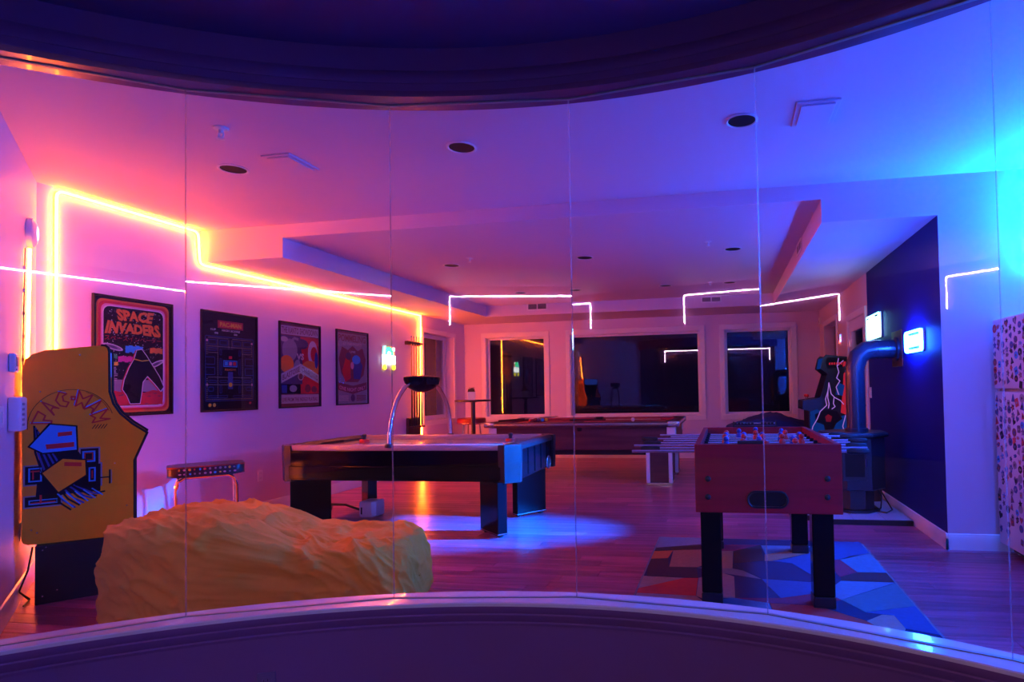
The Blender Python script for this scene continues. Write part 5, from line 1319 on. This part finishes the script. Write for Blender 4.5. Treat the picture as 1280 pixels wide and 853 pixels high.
def sticker_mesh(k, m, inner):
    key = (k, m, inner)
    if key not in smesh:
        b = MB((Vector((0, 0, 0)), Vector((0, -1, 0)), Zv, Vector((-1, 0, 0))))
        sh = sticker_shape(k); b.prism(sh, 0, .0012, m); b.poly([(x * .5, y * .45 - .05) for x, y in sticker_shape((k * 3 + 1) % 8)], .0016, inner)
        o = b.build('sticker', smooth=False); smesh[key] = o.data; bpy.data.objects.remove(o)
    return smesh[key]
SCOL = ['pdblue', 'pviolet', 'ink', 'pmaroon', 'pdblue', 'pviolet', 'pblue', 'pred', 'ink', 'pgrey']
def stick(par, z0, z1, dens):
    ny = 11; dz = .056; nz = int((z1 - z0) / dz)
    for i in range(ny):
        for j in range(nz):
            if rnd.random() > dens(j / nz): continue
            y = FY1 - .035 - i * (FY1 - FY0 - .06) / ny + rnd.uniform(-.008, .008); z = z0 + .03 + j * dz + rnd.uniform(-.012, .012) + (.028 if i % 2 else 0)
            if z > z1 - .03 or z < z0 + .02: continue
            k = rnd.randrange(8); o = bpy.data.objects.new('sticker', sticker_mesh(k, rnd.choice(SCOL), rnd.choice(['pviolet', 'pred', 'pdblue', 'pgrey', 'pmaroon', 'ink'])))
            COL.objects.link(o); o.parent = par; s_ = rnd.uniform(.021, .031)
            o.matrix_local = Matrix.Translation(Vector((FX - .0004, y, z)) - ROOT['refrigerator']) @ Matrix.Rotation(rnd.uniform(-.5, .5), 4, 'X') @ Matrix.Diagonal((1, s_, s_, 1))
stick(dhi, 1.205, 1.70, lambda t: .93)
stick(dlo, .09, 1.175, lambda t: .40 + .58 * min(1, t * 1.3))

# ================================================================== CEILING FITTINGS
def downlight(x, y, z, label, group, first=[None]):
    if first[0] is None:
        r_ = thing('recessed_light', label, 'ceiling light', (x, y, z), group); first[0] = r_
        b = MB((Vector((x, y, z)), (1, 0, 0), (0, 1, 0), (0, 0, -1)))
        b.lathe((0, 0, 0), [(.095, .0), (.098, .004), (.086, .008), (.080, .003)], 'white', 28); 
        bmesh.ops.delete(b.bm, geom=[f for f in b.bm.faces if len(f.verts) > 4], context='FACES'); b.build('trim_ring', r_)
        b = MB((Vector((x, y, z)), (1, 0, 0), (0, 1, 0), (0, 0, -1))); b.lathe((0, 0, 0), [(.081, .0025), (.05, .0012), (.0, .0008)], 'ink', 28); b.build('dark_lamp', r_)
    else:
        c = copy_tree(first[0]); c.location = (x, y, z); c['label'] = label; c['group'] = group
GL1 = 'dark recessed lights of the near ceiling'; GL2 = 'dark recessed lights of the raised ceiling'
for x, lb in ((-3.333, 'left'), (-1.641, 'middle'), (.132, 'right')): downlight(x, 3.555, ZC, 'unlit recessed light, the %s one of three in the near white ceiling' % lb, GL1)
for x, lb in ((-3.07, 'left'), (-1.496, 'middle'), (.112, 'right')): downlight(x, 6.345, ZM, 'unlit recessed light, the %s one in the front row of the raised ceiling' % lb, GL2)
for x, lb in ((-2.963, 'leftmost'), (-2.13, 'second from left'), (-.803, 'third from left'), (.092, 'rightmost')): downlight(x, 8.38, ZM, 'unlit recessed light, %s in the rear row of the raised ceiling' % lb, GL2)
def hatch(x0, y0, x1, y1, label):
    r_ = thing('ceiling_hatch', label, 'ceiling panel', ((x0 + x1) / 2, (y0 + y1) / 2, ZC))
    b = MB(); b.box((x0, y0, ZC - .010), (x1, y1, ZC), 'ceil', .002); b.build('frame', r_)
    b = MB(); b.box((x0 + .025, y0 + .025, ZC - .018), (x1 - .025, y1 - .025, ZC - .010), 'ceil', .003); b.build('panel', r_)
hatch(.43, 3.39, .67, 3.70, 'square white ceiling hatch on the right, beyond the right recessed light')
hatch(-2.975, 3.39, -2.765, 3.69, 'square white ceiling hatch on the left beside the left recessed light')
root = thing('sprinkler_head', 'white ceiling sprinkler with a round plate at the upper left', 'sprinkler', (-2.888, 2.991, ZC))
b = MB((Vector((-2.888, 2.991, ZC)), (1, 0, 0), (0, 1, 0), (0, 0, -1))); b.lathe((0, 0, 0), [(.042, 0), (.040, .008), (.015, .014)], 'white', 20); b.build('plate', root)
b = MB((Vector((-2.888, 2.991, ZC)), (1, 0, 0), (0, 1, 0), (0, 0, -1))); b.lathe((0, 0, .010), [(.014, 0), (.014, .025)], 'white', 12); b.tube([(-.014, 0, .03), (-.016, 0, .05), (0, 0, .065), (.016, 0, .05), (.014, 0, .03)], .004, 'white', 6); b.build('body', root)
b = MB((Vector((-2.888, 2.991, ZC)), (1, 0, 0), (0, 1, 0), (0, 0, -1))); b.lathe((0, 0, .064), [(.022, 0), (.022, .003)], 'white', 14); b.build('deflector', root)
for (x, y, lb) in ((-2.721, 6.06, 'left'), (-.137, 5.962, 'right'), (-.171, 8.30, 'rear')):
    r_ = thing('sprinkler_head', 'tiny white sprinkler at the %s of the raised ceiling' % lb, 'sprinkler', (x, y, ZM))
    b = MB((Vector((x, y, ZM)), (1, 0, 0), (0, 1, 0), (0, 0, -1))); b.lathe((0, 0, 0), [(.035, 0), (.033, .006), (.012, .012)], 'white', 16); b.build('plate', r_)
    b = MB((Vector((x, y, ZM)), (1, 0, 0), (0, 1, 0), (0, 0, -1))); b.lathe((0, 0, .010), [(.010, 0), (.010, .03), (.018, .034), (.018, .037)], 'white', 10); b.build('body', r_)
def vent(fr, label, w, h, n, split=True):
    r_ = thing('air_vent', label, 'air vent', fr[0])
    b = MB(fr); t = .022
    b.box((-w / 2, -h / 2, .0005), (w / 2, -h / 2 + t, .010), 'white', .002); b.box((-w / 2, h / 2 - t, .0005), (w / 2, h / 2, .010), 'white', .002)
    b.box((-w / 2, -h / 2 + t, .0005), (-w / 2 + t, h / 2 - t, .010), 'white', .002); b.box((w / 2 - t, -h / 2 + t, .0005), (w / 2, h / 2 - t, .010), 'white', .002)
    if split: b.box((-.008, -h / 2 + t, .0005), (.008, h / 2 - t, .010), 'white')
    b.build('frame', r_)
    b = MB(fr); b.box((-w / 2 + t, -h / 2 + t, .0002), (w / 2 - t, h / 2 - t, .0012), 'ink'); b.build('backing', r_)
    for i in range(n):
        z = -h / 2 + t + (i + .5) * (h - 2 * t) / n; b = MB(fr); b.box((-w / 2 + t, z - .004, .002), (w / 2 - t, z + .002, .008), 'grey'); b.build('louver', r_)
FS = lambda x, z: (Vector((x, YV, z)), Vector((1, 0, 0)), Zv, Vector((0, -1, 0)))
vent(FS(-3.09, 2.665), 'white air vent on the far ceiling band above the left window', .36, .13, 6)
vent(FS(-.19, 2.655), 'white air vent on the far ceiling band between the two right windows', .33, .11, 6)
vent((Vector((XB, 6.2, 2.65)), Vector((0, -1, 0)), Zv, Vector((-1, 0, 0))), 'white air vent on the inner side of the right ceiling band', .36, .12, 6)
root = thing('motion_sensor', 'small white motion sensor high in the far right corner', 'sensor', (XR, 10.40, 2.33))
b = MB(RW(10.40, 2.33)); b.box((-.035, -.06, .0005), (.035, .06, .04), 'white', .010, 2); b.build('case', root)
b = MB(RW(10.40, 2.33)); b.box((-.022, -.035, .0395), (.022, .01, .044), 'grey', .004); b.build('lens', root)
